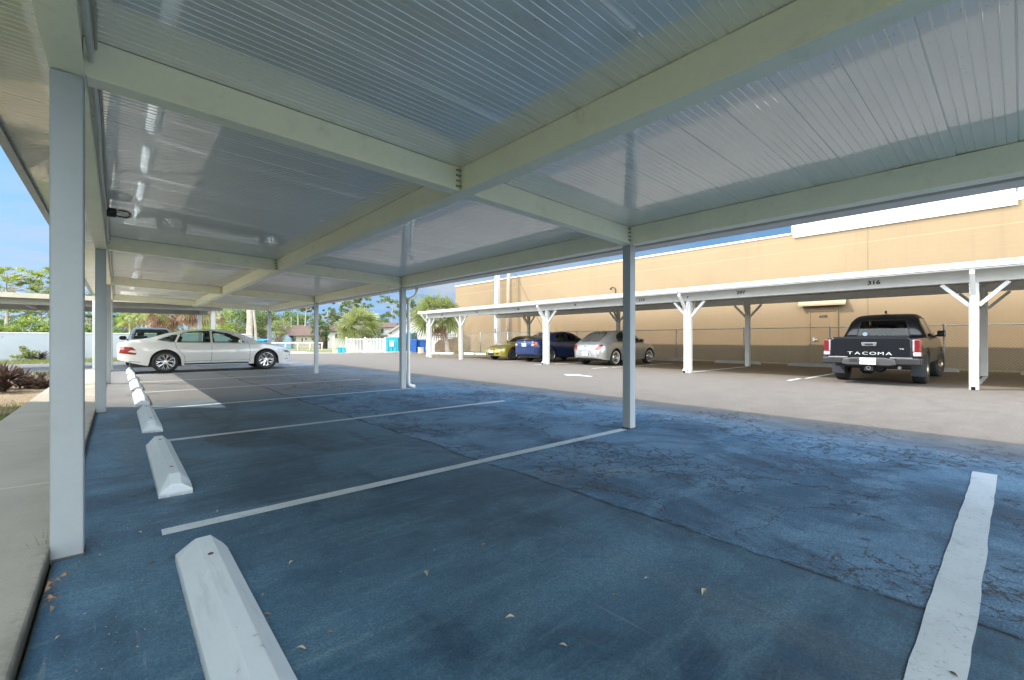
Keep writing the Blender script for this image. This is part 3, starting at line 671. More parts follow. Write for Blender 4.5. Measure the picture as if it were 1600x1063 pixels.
# ------------------------------------------------------------ chain link fence
def fence():
    root = empty('chain_link_fence', (20.3*U, 12*U, 0), label='grey chain link fence with thin posts along the foot of the tan wall', cat='fence')
    inv = Matrix.Translation(-Vector((20.3*U, 12*U, 0)))
    def P(m, name, mat, **k):
        o = m.build(name, mat, **k); o.parent = root; o.matrix_parent_inverse = inv; return o
    x = 20.3*U; H = 1.45*U; y0, y1 = -5.0*U, 29.8*U
    n = 0; a = 1.7-3.12*2
    while a*U < y1:
        m = MB(); m.tube([(x, a*U, -.03), (x, a*U, H+.02)], .028, 8); m.lathe([(.034, H+.02), (.03, H+.05), (0, H+.065)], 'z', 8, (x, a*U, 0)); P(m, 'fence_post', METAL, smooth=True); a += 3.12
    m = MB(); m.tube([(x, y0, H), (x, y1, H)], .021, 8); P(m, 'top_rail', METAL, smooth=True)
    m = MB(); s = .095; r = .0022; hz = H-.06
    k = int((y1-y0+hz)/s)
    for i in range(-int(hz/s)-1, int((y1-y0)/s)+1):
        ya = y0 + i*s
        for sg in (1, -1):
            p = [ya, .05]; q = [ya+hz, .05+hz]
            if p[0] < y0: p[1] += y0-p[0]; p[0] = y0
            if q[0] > y1: q[1] -= q[0]-y1; q[0] = y1
            if q[0] <= p[0]: continue
            if sg < 0: p[1], q[1] = hz+.1-p[1], hz+.1-q[1]
            A = Vector((x-.03, p[0], p[1])); Bq = Vector((x-.03, q[0], q[1]))
            m.tube([A, Bq], r, 3, cap=False)
    P(m, 'mesh', plain('wire_metal', (.40, .40, .37), .5, .6), fix=False)
fence()

# ------------------------------------------------------------ white garden wall at left, apartment block beside the walkway (out of frame, it shades the bays)
def gardenwall():
    m = MB(); m.box(-30*U, 6.1*U, 31.0*U, 31.0*U+.2, -.05, 1.27*U); root = m.build('garden_wall', plain('white_stucco', (.36, .39, .43), .85, vary=.06, scale=1, bump=.3, bscale=20, dirt=((.4, .42, .42), .3)))
    tag(root, 'long low white stucco garden wall behind the left carport', 'wall')
    m = MB(); m.box(-30*U, 6.1*U+.03, 31.0*U-.03, 31.0*U+.23, 1.272*U, 1.272*U+.05); m.build('coping', WHITE, root)
gardenwall()
def apartment():
    root = empty('apartment_building', (-6*U, 0, 0), label='two storey beige apartment block beside the walkway, left of the camera', cat='building')
    inv = Matrix.Translation((6*U, 0, 0)); st = plain('beige_stucco', (.55, .50, .40), .85, vary=.06, bump=.2)
    def P(m, name, mat, **k):
        o = m.build(name, mat, **k); o.parent = root; o.matrix_parent_inverse = inv; return o
    x = -3.0*U
    m = MB(); m.box(-10*U, x, -3*U, 11.6*U, -.05, 5.9*U); P(m, 'wall', st)
    m = MB(); m.box(-10.3*U, x+.0*U, -3.3*U, 11.6*U, 5.905*U, 6.1*U); P(m, 'roof', plain('roof_brown', (.25, .17, .12), .8))
    for a in (-2, 1, 6):
        for z in (1.0, 3.9):
            m = MB(); m.box(x+.002, x+.05, a*U, a*U+1.4, z, z+1.1); w = P(m, 'window', WHITE)
            m = MB(); m.box(x+.052, x+.06, a*U+.08, a*U+1.32, z+.08, z+1.02); g = m.build('pane', plain('dark_glass', (.03, .04, .045), .08, vary=.1), w)
apartment()

# ------------------------------------------------------------ utility poles
def pole(px, b, rad, top, name, label, mat, square=False, lean=0):
    t = (px-800)/701; d = b/(SN+CS*t); p = Vector((b*U, d*(CS-SN*t)*U, 0))
    root = empty(name, p, label=label, cat='utility pole', group=None)
    m = MB()
    if square:
        vs = []
        for z, r in ((-.3, rad), (top, rad*.62)):
            for i, j in ((-1,-1),(1,-1),(1,1),(-1,1)): vs.append((i*r, j*r, z))
        m.add(vs, [(0,3,2,1),(4,5,6,7),(0,1,5,4),(1,2,6,5),(2,3,7,6),(3,0,4,7)]); m.build('shaft', mat, root, bevel=.02)
    else:
        m.tube([(0, 0, -.3), (lean*.4, -lean*.2, top*.5), (lean, -lean*.4, top)], [rad, rad*.85, rad*.65], 12); m.build('shaft', mat, root, smooth=True)
        m = MB(); m.box(-.06, .06, -1.2, 1.2, top-.7, top-.58); m.build('crossarm', mat, root)
        m = MB()
        for y in (-1.1, -.5, .5, 1.1): m.lathe([(.04, 0), (.06, .05), (.03, .09), (.05, .13), (0, .15)], 'z', 10, (0, y, top-.58))
        m.build('insulator', WHITE, root)
    m = MB(); m.box(-rad-.02, -rad*.9, -.09, .09, 1.6, 1.95); m.build('tag_plate', METAL, root)
    return root, p
cp1, pp1 = pole(777, 20.85, .20, 11.5, 'utility_pole', 'thick square grey concrete utility pole in front of the tan wall', mat_conc('pole_concrete', (.42, .42, .40), (.50, .50, .48)), square=True)
cp2, pp2 = pole(793.5, 20.9, .16, 10.5, 'utility_pole', 'round weathered wooden utility pole just right of the concrete pole', plain('weathered_wood', (.36, .29, .22), .85, vary=.25, scale=8, bump=.4), lean=.12)
def wires():
    for i, (a, b) in enumerate((((pp2.x, pp2.y+.3, 9.9), (60, 90, 12)), ((pp1.x, pp1.y, 8.4), (6, 62, 8.5)), ((pp1.x, pp1.y, 7.4), (10, 66, 6.9)), ((pp2.x, pp2.y-.5, 9.9), (pp2.x+4, -30, 9.6)), ((pp2.x-.16, pp2.y, 7.6), (19.7*U, 18.4*U, .0)))):
        A, B = Vector(a), Vector(b); pts = [A.lerp(B, t/16) - Vector((0, 0, (0 if i == 4 else 1.2)*math.sin(math.pi*t/16))) for t in range(17)]
        m = MB(); m.tube(pts, .012, 5); o = m.build('wire', DARK, smooth=True)
        tag(o, ['thin black power line leaving the wooden pole over the roof of the tan building', 'upper black line running from the concrete pole towards the palms', 'lower black line running from the concrete pole towards the palms', 'power line running right from the wooden pole above the tan wall', 'slanting guy wire of the wooden pole down to the ground'][i], 'wire', 'overhead lines and guy wire')
wires()
# ------------------------------------------------------------ vehicles
def curve(tab):
    xs = [p[0] for p in tab]; ys = [p[1] for p in tab]; n = len(xs)
    d = [(ys[i+1]-ys[i])/(xs[i+1]-xs[i]) for i in range(n-1)]
    m = [d[0]] + [0 if d[i-1]*d[i] <= 0 else 2*d[i-1]*d[i]/(d[i-1]+d[i]) for i in range(1, n-1)] + [d[-1]]
    def f(x):
        if x <= xs[0]: return ys[0]
        if x >= xs[-1]: return ys[-1]
        i = 0
        while x > xs[i+1]: i += 1
        h = xs[i+1]-xs[i]; t = (x-xs[i])/h
        return (2*t**3-3*t*t+1)*ys[i] + (t**3-2*t*t+t)*h*m[i] + (-2*t**3+3*t*t)*ys[i+1] + (t**3-t*t)*h*m[i+1]
    return f
def inpoly(p, poly):
    x, y = p; c = False; n = len(poly)
    for i in range(n):
        x1, y1 = poly[i]; x2, y2 = poly[(i+1) % n]
        if (y1 > y) != (y2 > y) and x < (x2-x1)*(y-y1)/(y2-y1)+x1: c = not c
    return c
def shrink(poly, d):
    n = len(poly); A = sum(poly[i][0]*poly[(i+1)%n][1]-poly[(i+1)%n][0]*poly[i][1] for i in range(n)); sg = 1 if A > 0 else -1; out = []
    for i in range(n):
        p0, p1, p2 = (Vector(poly[(i+k-1) % n]) for k in range(3))
        e1 = (p1-p0).normalized(); e2 = (p2-p1).normalized(); n1 = Vector((-e1.y, e1.x))*sg; n2 = Vector((-e2.y, e2.x))*sg
        b = (n1+n2); b = b.normalized() if b.length > 1e-6 else n1
        k = d/max(.45, b.dot(n1)); out.append(tuple(p1+b*k))
    return out
def roundpoly(poly, r=.04, n=3):
    out = []; N = len(poly)
    for i in range(N):
        p0, p1, p2 = (Vector(poly[(i+k-1) % N]) for k in range(3))
        a = p1 + (p0-p1).normalized()*min(r, (p0-p1).length*.45); b = p1 + (p2-p1).normalized()*min(r, (p2-p1).length*.45)
        for k in range(n+1):
            t = k/n; out.append(tuple(a*(1-t)**2 + p1*2*t*(1-t) + b*t*t))
    return out
AX = {'side': ((0, 2), 1), 'end': ((1, 2), 0), 'top': ((0, 1), 2)}
class Car:
    def __init__(s, name, label, cat, L, top, belt, wb, wr, sill, wheels, Rw, track, paint_m, tyre_w=.21, arch=.055, floor=.2, extra_x=()):
        s.L = L; s.root = empty(name, label=label, cat=cat)
        s.top, s.belt, s.wb, s.wr, s.sill = map(curve, (top, belt, wb, wr, sill)); s.wheels = wheels; s.Rw = Rw; s.track = track; s.ra = Rw+arch
        s.paint = paint_m; s.holes = []; s.tyre_w = tyre_w; s.flr = floor
        xs = set(); x = 0
        while x < L: xs.add(round(x, 3)); x += .04
        for w in wheels:
            for k in range(25): xs.add(round(w - s.ra*math.cos(math.pi*k/24), 3))
        xs.add(L); s.xs = sorted(v for v in xs if 0 <= v <= L)
        s.xs = [v for i, v in enumerate(s.xs) if i == 0 or v - s.xs[i-1] > .008]
        s.body_bm()
    def sect(s, x):
        wb, wr, zt, zbel, zs = s.wb(x), s.wr(x), s.top(x), s.belt(x), s.sill(x)
        for w in s.wheels:
            if abs(x-w) < s.ra: zs = max(zs, s.Rw + math.sqrt(s.ra**2-(x-w)**2))
        zbel = min(zbel, zt-.012); hg = zt-zbel; zs = min(zs, zbel-.05); zs0 = s.sill(x)
        def wid(z):                       # side bulge by height above the true sill
            t = (z-zs0)/(zbel-zs0); 
            return wb*(.945 + .055*math.sin(min(1, max(0, t)*1.25)*math.pi*.62) - (.03*max(0, t-.75)/.25))
        pts = []
        for f in (0, .12, .25, .4, .55, .7, .82, .92, 1):
            z = zs + (zbel-zs)*f; pts.append((wid(z), z))
        w1 = pts[-1][0]; k = min(1, hg/.3)
        wr_ = wr if hg > .05 else wr
        for f in (.1, .25, .42, .6, .75, .87):
            z = zbel + hg*f; y = w1*.985 + (wr_-w1*.985)*f**1.08 ; pts.append((y, z))
        pts += [(wr_*.955, zbel+hg*.95), (wr_*.86, zbel+hg*.982), (wr_*.6, zbel+hg*.996), (wr_*.3, zbel+hg*1.0), (0, zbel+hg*1.0+.006)]
        return pts
    def body_bm(s):
        rings = []
        for x in s.xs:
            h = s.sect(x); rings.append([(x, y, z) for y, z in h] + [(x, -y, z) for y, z in h[-2::-1]])
        def cap(x, sgn):
            h = s.sect(x); zc = (h[0][1]+h[-1][1])/2*1.0; out = []
            for sc, dx in ((.985, .018), (.95, .034), (.85, .05), (.6, .062), (.3, .067)):
                hh = [(y*sc, zc+(z-zc)*sc) for y, z in h]; out.append([(x+sgn*dx, y, z) for y, z in hh] + [(x+sgn*dx, -y, z) for y, z in hh[-2::-1]])
            return out
        rings = cap(0, -1)[::-1] + rings + cap(s.L, 1)
        n = len(rings[0]); vs = [p for r in rings for p in r]
        fs = [(i*n+k, i*n+k+1, (i+1)*n+k+1, (i+1)*n+k) for i in range(len(rings)-1) for k in range(n-1)]
        fs += [(i*n+n-1, i*n, (i+1)*n, (i+1)*n+n-1) for i in range(5)] + [(i*n+n-1, i*n, (i+1)*n, (i+1)*n+n-1) for i in range(len(rings)-6, len(rings)-1)]
        fs += [tuple(range(n)), tuple(len(vs)-n+k for k in range(n))]
        s.vs, s.fs = vs, fs
        s.bvh = BVHTree.FromPolygons([Vector(v) for v in vs], fs)
    def decal(s, name, poly, axis, mat, side=1, off=.004, parent=None, cell=.06, skirt=.012, hole=None, smooth=True, far=None):
        """lay a shape onto the body; axis 'side' (x,z), 'end' (y,z), 'top' (x,y); side = which way the ray comes from"""
        (i0, i1), k = AX[axis]; bm = bmesh.new()
        if hole:                                   # ring between two outlines
            n = len(poly); a = [bm.verts.new((p[0], p[1], 0)) for p in poly]; b = [bm.verts.new((p[0], p[1], 0)) for p in hole]
            for i in range(n): bm.faces.new((a[i], a[(i+1) % n], b[(i+1) % n], b[i]))
        else: bm.faces.new([bm.verts.new((p[0], p[1], 0)) for p in poly])
        us = [p[0] for p in poly]; ws = [p[1] for p in poly]
        for lo, hi, nn in ((min(us), max(us), 0), (min(ws), max(ws), 1)):
            t = lo + cell
            while t < hi:
                bmesh.ops.bisect_plane(bm, geom=bm.verts[:]+bm.edges[:]+bm.faces[:], plane_co=(t, 0, 0) if nn == 0 else (0, t, 0), plane_no=(1,0,0) if nn == 0 else (0,1,0)); t += cell
        start = {0: (far if far is not None else (s.L+3)), 1: 3, 2: 4}[k]
        for v in bm.verts:
            o = [0, 0, 0]; o[i0], o[i1] = v.co.x, v.co.y; d = [0, 0, 0]; d[k] = -side
            o[k] = start*side if k else (start if side > 0 else -3)
            hit = s.bvh.ray_cast(Vector(o), Vector(d))
            if hit[0] is None:
                q = Vector(o); q[k] = {0: s.L if side > 0 else 0, 1: side*.7, 2: 1}[k]
                hit = s.bvh.find_nearest(q)
            v.co = hit[0] - Vector(d)*off
        if skirt:
            ext = bmesh.ops.extrude_edge_only(bm, edges=[e for e in bm.edges if e.is_boundary])
            for v in ext['geom']:
                if isinstance(v, bmesh.types.BMVert): v.co[k] -= side*skirt
        bmesh.ops.recalc_face_normals(bm, faces=bm.faces)
        me = bpy.data.meshes.new(name); bm.to_mesh(me); bm.free(); me.materials.append(mat)
        o = bpy.data.objects.new(name, me); COL.objects.link(o); o.parent = parent or s.root
        if smooth: smooth_by_angle(o, 40)
        return o
    def window(s, poly, axis, side=1, glass=None, frame=.035, name='window', r=.04):
        poly = roundpoly(poly, r)
        if axis != 'side' and False: pass
        inner = shrink(poly, frame)
        fr = s.decal(name, poly, axis, MATS['black_plastic'], side, .003, hole=inner, cell=.08)
        s.decal('pane', shrink(poly, frame*.8), axis, glass or G_CAR, side, .0045, parent=fr, skirt=0, cell=.08)
        s.holes.append((shrink(poly, frame*.55), axis, side)); return fr
    def finish(s, seats=True, interior_col=(.05, .05, .05)):
        vs, fs = s.vs, s.fs; keep = []
        for f in fs:
            c = sum((Vector(vs[i]) for i in f), Vector())/len(f); ok = True
            for poly, axis, side in s.holes:
                (i0, i1), k = AX[axis]
                if k == 1 and c.y*side < 0: continue
                if k == 0:
                    if (c.x < s.L*.5) == (side > 0): continue
                    if c.z < s.belt(c.x)+.02: continue
                if inpoly((c[i0], c[i1]), poly): ok = False; break
            if ok: keep.append(f)
        m = MB(); m.v = vs; m.f = keep; b = m.build('body', s.paint, s.root); smooth_by_angle(b, 50); s.body = b
        zf = s.flr; m = MB(); L = s.L
        m.box(.25, L-.25, -s.wb(L/2)*.8, s.wb(L/2)*.8, zf, zf+.16)
        lo = s.Rw*2+.02
        for w in s.wheels:                       # dark wheel wells
            n = 14; ww = s.wb(w)-.02
            for sg in (1, -1):
                m2 = MB(); vs2 = []
                for i in range(n+1):
                    t = math.pi*i/n; xx, z = w+(s.ra+.005)*math.cos(t), s.Rw+(s.ra+.005)*math.sin(t)
                    vs2 += [(xx, sg*ww*.985, z), (xx, sg*(ww-.34), z)]
                m2.add(vs2, [(2*i, 2*i+1, 2*i+3, 2*i+2) for i in range(n)])
                m2.add([(w+(s.ra+.005)*math.cos(math.pi*i/n), sg*(ww-.34), s.Rw+(s.ra+.005)*math.sin(math.pi*i/n)) for i in range(n+1)], [tuple(range(n+1))])
                m2.build('wheel_well', DARK, s.root, fix=False)
        m.build('underbody', DARK, s.root, bevel=.02)
        if seats:
            tm = plain('seat_cloth_%d' % int(interior_col[0]*1000), interior_col, .8); x0, x1 = s.cab; zf2 = .32
            m = MB(); w = s.wb(L/2)*.8; m.box(x0+.0, x1, -w, w, zf2+.05, s.belt((x0+x1)/2)-.22); m.build('cabin_tub', tm, s.root, bevel=.03)
            for xc in s.seat_x:
                for y in (.36, -.36):
                    zb0 = s.belt(xc)-.22; m = MB(); m.beam((xc, y, zb0-.05), (xc-.13, y, zb0+.42), .46, .12, up=(1,0,0)); m.beam((xc-.13, y, zb0+.44), (xc-.16, y, zb0+.60), .22, .09, up=(1,0,0)); 
                    m.build('seat', tm, s.root, bevel=.03)
            xs_ = s.seat_x[0]+.62; zs_ = s.belt(xs_)-.02
            m = MB(); m.tube([Vector((xs_+.05*math.sin(t*.5236), .36+.17*math.cos(t*.5236), zs_+.16*math.sin(t*.5236))) for t in range(13)], .014, 6); m.build('steering_wheel', DARK, s.root, smooth=True)
            m = MB(); m.box(xs_+.12, xs_+.5, -w*.93, w*.93, zs_-.2, zs_-.03); m.build('dashboard', DARK, s.root, bevel=.04)
    def wheel(s, x, y, rim_f, rimmat, r_rim, steer=0, whitewall=False):
        sg = 1 if y > 0 else -1; W = s.tyre_w; R0 = s.Rw
        m = MB(); m.lathe([(r_rim-.03, -.06), (r_rim*.55, -.06), (.05, -.055), (0, -.055)], 'y', 24); w = m.build('wheel', plain('brake_metal', (.12,.12,.12), .5, .6), s.root)
        w.location = (x, y, R0); w.rotation_euler = (0, 0, (0 if sg > 0 else math.pi) + steer)
        rub = plain('tyre_rubber', (.022, .022, .023), .75, vary=.2)
        m = MB(); h = W/2; m.lathe([(r_rim-.005, -h), (r_rim+.01, -h*1.0), ((r_rim+R0)/2, -h*1.1), (R0-.03, -h*1.02), (R0-.006, -h*.85), (R0, -h*.6), (R0, h*.6), (R0-.006, h*.85), (R0-.03, h*1.02), ((r_rim+R0)/2, h*1.1), (r_rim+.01, h), (r_rim-.005, h*.95), (r_rim-.02, h*.6), (r_rim-.02, -h)], 'y', 40)
        m.build('tyre', rub, w, smooth=True)
        m = rim_f(r_rim, h); m.build('rim', rimmat, w, bevel=0)
        if whitewall:
            m = MB(); m.lathe([(r_rim*.74, h*.50), (r_rim*.60, h*.52)], 'y', 36); m.build('dark_ring', DARK, w)
            m = MB(); m.lathe([(r_rim+.004, h*1.0+.004), (r_rim+.03, h*1.06+.004)], 'y', 36); m.build('whitewall', WHITE, w)
        m = MB(); m.lathe([(.0, h*.52), (.045, h*.5), (.06, h*.35)], 'y', 16); m.build('hub_cap', rimmat, w)
        return w
def rim_spokes(n=5, split=True, wd=.05):
    def f(r, h):
        m = MB(); m.lathe([(r, h*.95), (r-.012, h*.98), (r-.03, h*.7), (r-.04, -h*.5)], 'y', 36)
        m.lathe([(0, h*.42), (.07, h*.42), (.075, h*.1)], 'y', 20)
        for i in range(n):
            t = 2*math.pi*i/n + math.pi/2
            if split:
                for dt in (-.24, .24):
                    p = Vector((.05*math.cos(t+dt*.6), h*.34, .05*math.sin(t+dt*.6))); q = Vector(((r-.015)*math.cos(t+dt), h*.72, (r-.015)*math.sin(t+dt)))
                    m.beam(p, q, wd*.62, .03, up=(0,1,0))
                    q2 = Vector(((r-.015)*math.cos(t+dt*2.2), h*.72, (r-.015)*math.sin(t+dt*2.2))); m.beam(p.lerp(q, .45), q2, wd*.4, .025, up=(0,1,0))
            else:
                m.beam((.04*math.cos(t), h*.34, .04*math.sin(t)), ((r-.015)*math.cos(t), h*.72, (r-.015)*math.sin(t)), wd, .03, up=(0,1,0))
        return m
    return f
def rim_disc(r, h):
    m = MB(); m.lathe([(r, h*.97), (r-.02, h*1.0), (r-.035, h*.6), (r-.06, h*.45), (r*.72, h*.4), (r*.70, h*.25), (r*.60, h*.25), (r*.58, h*.5), (r*.45, h*.78), (r*.2, h*.92), (0, h*.95)], 'y', 40)
    for i in range(10):
        t = 2*math.pi*i/10; m.lathe([(0, h*.46), (.018, h*.45), (.02, h*.4)], 'y', 8, ((r*.8)*math.cos(t), 0, (r*.8)*math.sin(t)))
    return m
RED = None
def mat_lamp(name, col, rough=.1):
    return plain(name, col, rough, vary=.15, scale=12, coat=1)
L_RED = mat_lamp('tail_red', (.30, .012, .014)); L_CLR = mat_lamp('lamp_clear', (.38, .36, .38)); L_AMB = mat_lamp('lamp_amber', (.75, .25, .05))
L_HEAD = plain('headlamp', (.30, .34, .38), .08, .6, vary=.4, scale=18, coat=1)
PLATE = plain('number_plate', (.72, .74, .72), .5, vary=.08, scale=14)
SEAMM = plain('panel_gap', (.02, .02, .022), .6)
def seam(c, pts, side=1, axis='side', w=.007, mat=None, name='panel_gap', off=.0015):
    out = []
    P = [Vector(p) for p in pts]
    for sgn in (1, -1):
        rng = range(len(P)) if sgn > 0 else range(len(P)-1, -1, -1)
        for i in rng:
            d = (P[min(i+1, len(P)-1)]-P[max(i-1, 0)]).normalized(); nn = Vector((-d.y, d.x)); out.append(tuple(P[i]+nn*w/2*sgn))
    c.decal(name, out, axis, mat or SEAMM, side, off, cell=.12, skirt=.0, smooth=False)
def mirror_of(car, x, z, mat, big=.1):
    for sg in (1, -1):
        y = car.wb(x)*.93
        m = MB(); m.beam((x, sg*(y-.04), z-.02), (x-.01, sg*(y+.06), z), .05, .04)
        m.lathe([(0, -big), (big*.5, -big*.9), (big*.72, -big*.4), (big*.74, big*.3), (big*.6, big*.8), (0, big*.95)], 'y', 14); n = 14*6
        k = len(m.v)-n
        for i in range(k, len(m.v)):
            v = Vector(m.v[i]); m.v[i] = (x+v.x*.7, sg*(y+.14)+v.y*1.0, z+.05+v.z*.95)
        o = m.build('side_mirror', mat, car.root); smooth_by_angle(o, 50)
def plate(car, y, z, text, x, side, par=None):
    m = MB(); s = side; m.box(min(x, x+s*.012), max(x, x+s*.012), y-.155, y+.155, z-.078, z+.078); p = m.build('license_plate', PLATE, car.root, bevel=.004)
    if text:
        t = text_mb(text, .085, .002)
        M = Matrix.Translation((x+s*.014, y, z-.008)) @ Matrix(((0,0,s,0),(s,0,0,0),(0,1,0,0),(0,0,0,1)))
        t.tf(M); t.build('plate_text', plain('plate_ink', (.05,.08,.05)), p)
def place(car, b, a, heading, keep=0):
    """rear end of the car at (b,a) eye heights; heading 0 = +x"""
    car.root.location = (b*U, a*U, 0.0); car.root.rotation_euler = (0, 0, heading)

# ---- white fastback sedan, side on
def white_sedan():
    L = 4.96; p = paint('pearl_white_paint', (.74, .74, .72), .05)
    c = Car('parked_car', 'large white fastback sedan with many-spoked wheels parked side-on under the near carport', 'car', L,
        top=[(0, .98), (.25, 1.055), (.7, 1.14), (1.2, 1.29), (1.75, 1.41), (2.35, 1.452), (2.8, 1.43), (3.2, 1.335), (3.6, 1.16), (3.85, 1.02), (4.2, .96), (4.6, .87), (4.86, .76), (4.96, .68)],
        belt=[(0, .95), (.3, 1.0), (1, .985), (2, .945), (3, .93), (3.85, .93), (4.3, .86), (4.7, .78), (4.96, .62)],
        wb=[(0, .70), (.1, .80), (.3, .875), (.8, .93), (1.5, .94), (3.2, .94), (4.1, .93), (4.6, .86), (4.85, .74), (4.96, .6)],
        wr=[(0, .62), (.3, .68), (.8, .62), (1.4, .57), (2.3, .58), (3, .60), (3.5, .68), (3.9, .76), (4.5, .68), (4.96, .5)],
        sill=[(0, .44), (.35, .33), (.75, .24), (1.2, .22), (3.7, .22), (4.4, .20), (4.8, .22), (4.96, .30)],
        wheels=[1.13, 4.07], Rw=.355, track=1.6, paint_m=p, tyre_w=.24)
    c.cab = (1.15, 3.5); c.seat_x = (2.55, 1.62)
    for sd_ in (1, -1):
        c.window([(2.42, .985), (3.40, .985), (3.20, 1.16), (2.86, 1.315), (2.42, 1.375)], 'side', sd_, frame=.022, r=.03)
        c.window([(1.42, 1.0), (2.36, .985), (2.36, 1.378), (1.95, 1.372), (1.55, 1.295)], 'side', sd_, frame=.022, r=.03)
        c.window([(.93, 1.075), (1.37, 1.005), (1.47, 1.255), (1.25, 1.205)], 'side', sd_, frame=.018, r=.04)
        # chrome line round the glass, door gaps, handles
        seam(c, [(.90, 1.055), (1.4, .985), (2.4, .965), (3.5, .962)], sd_, w=.014, mat=CHROME, name='chrome_strip', off=.004)
        seam(c, [(.92, 1.09), (1.25, 1.235), (1.6, 1.335), (1.95, 1.392), (2.4, 1.40), (2.86, 1.345), (3.25, 1.18), (3.5, .975)], sd_, w=.012, mat=CHROME, name='chrome_strip', off=.004)
        seam(c, [(2.39, .96), (2.39, .6), (2.36, .27)], sd_, w=.010); seam(c, [(3.50, .95), (3.55, .7), (3.52, .3)], sd_, w=.010); seam(c, [(1.38, .97), (1.42, .8), (1.62, .55), (1.66, .3)], sd_, w=.008)
        seam(c, [(1.62, .27), (3.5, .27)], sd_, w=.05, mat=DARK, name='sill_strip', off=.003); seam(c, [(1.6, .36), (3.5, .37)], sd_, w=.012, mat=CHROME, name='sill_trim', off=.004)
        for x in (1.55, 2.52):
            m = MB(); y = c.wb(x)*.985*sd_; m.beam((x, y+.012*sd_, .845), (x+.2, y+.012*sd_, .845), .03, .024); m.build('door_handle', p, c.root, bevel=.006)
        c.decal('tail_light', roundpoly([(-.02, .87), (.30, .85), (.40, .74), (.27, .755), (.19, .70), (.42, .66), (.38, .60), (-.02, .66), (.02, .78)], .02), 'side', L_RED, sd_, .006, cell=.05)
        c.decal('headlight', roundpoly([(4.42, .735), (4.94, .66), (4.97, .58), (4.80, .60), (4.50, .69)], .02), 'side', L_HEAD, sd_, .006, cell=.04)
        seam(c, [(4.72, .36), (4.99, .38)], sd_, w=.025, mat=CHROME, name='bumper_trim', off=.005); seam(c, [(4.78, .47), (4.93, .50)], sd_, w=.05, mat=DARK, name='fog_lamp', off=.005)
        seam(c, [(.10, .40), (.5, .37)], sd_, w=.03, mat=CHROME, name='bumper_trim', off=.005)
    c.window([(-.52, 1.04), (.52, 1.04), (.44, 1.30), (-.44, 1.30)], 'end', 1, frame=.04, r=.06, name='windscreen')
    c.window([(-.50, 1.16), (.50, 1.16), (.42, 1.36), (-.42, 1.36)], 'end', -1, frame=.04, r=.06, name='rear_window')
    c.decal('grille', roundpoly([(-.38, .38), (.38, .38), (.42, .62), (-.42, .62)], .04), 'end', plain('grille_black', (.03,.03,.03), .3, .5), 1, .006)
    mirror_of(c, 3.22, .97, p, .11)
    c.finish(interior_col=(.07, .08, .075))
    silver = plain('machined_alloy', (.62, .62, .62), .25, .9, vary=.05)
    for x in c.wheels:
        for y in (.80, -.80): c.wheel(x, y, rim_spokes(5, True, .05), silver, .255)
    place(c, .03, 17.52, 0)
white_sedan()

# ---- grey estate car nosing in behind it
def grey_suv():
    L = 4.6; p = paint('pale_grey_paint', (.40, .42, .43), .3)
    c = Car('parked_car', 'pale grey car with black mirrors mostly hidden behind the white sedan', 'car', L,
        top=[(0, 1.1), (.15, 1.42), (.5, 1.58), (1.6, 1.63), (2.5, 1.60), (3.0, 1.42), (3.4, 1.14), (4.0, 1.08), (4.4, .98), (4.6, .85)],
        belt=[(0, 1.03), (2, 1.03), (3.4, 1.02), (4.2, .93), (4.6, .75)], wb=[(0, .78), (.3, .88), (1, .91), (3.8, .91), (4.3, .84), (4.6, .65)],
        wr=[(0, .60), (.6, .62), (2.4, .62), (3.1, .68), (3.5, .74), (4.6, .58)], sill=[(0, .4), (.5, .3), (4.2, .28), (4.6, .38)], wheels=[.95, 3.65], Rw=.35, track=1.55, paint_m=p)
    c.cab = (1.0, 3.2); c.seat_x = (2.35, 1.4)
    for sd_ in (1, -1):
        c.window([(1.75, 1.07), (3.1, 1.07), (2.75, 1.40), (2.4, 1.52), (1.75, 1.54)], 'side', sd_, frame=.03); c.window([(.45, 1.10), (1.68, 1.07), (1.68, 1.54), (.65, 1.50)], 'side', sd_, frame=.03)
        c.decal('headlight', roundpoly([(.40*sd_, .82), (.72*sd_, .86), (.68*sd_, .72), (.42*sd_, .70)], .03), 'end', L_HEAD, 1, .006)
    c.window([(-.66, 1.14), (.66, 1.14), (.54, 1.54), (-.54, 1.54)], 'end', 1, name='windscreen'); c.window([(-.6, 1.12), (.6, 1.12), (.5, 1.45), (-.5, 1.45)], 'end', -1, name='rear_window')
    c.decal('grille', roundpoly([(-.36, .5), (.36, .5), (.38, .8), (-.38, .8)], .04), 'end', DARK, 1, .006)
    mirror_of(c, 3.0, 1.10, DARK, .13); c.finish()
    for x in c.wheels:
        for y in (.79, -.79): c.wheel(x, y, rim_spokes(5, False, .07), METAL, .23)
    place(c, 1.05, 26.2, -math.pi/2)
grey_suv()

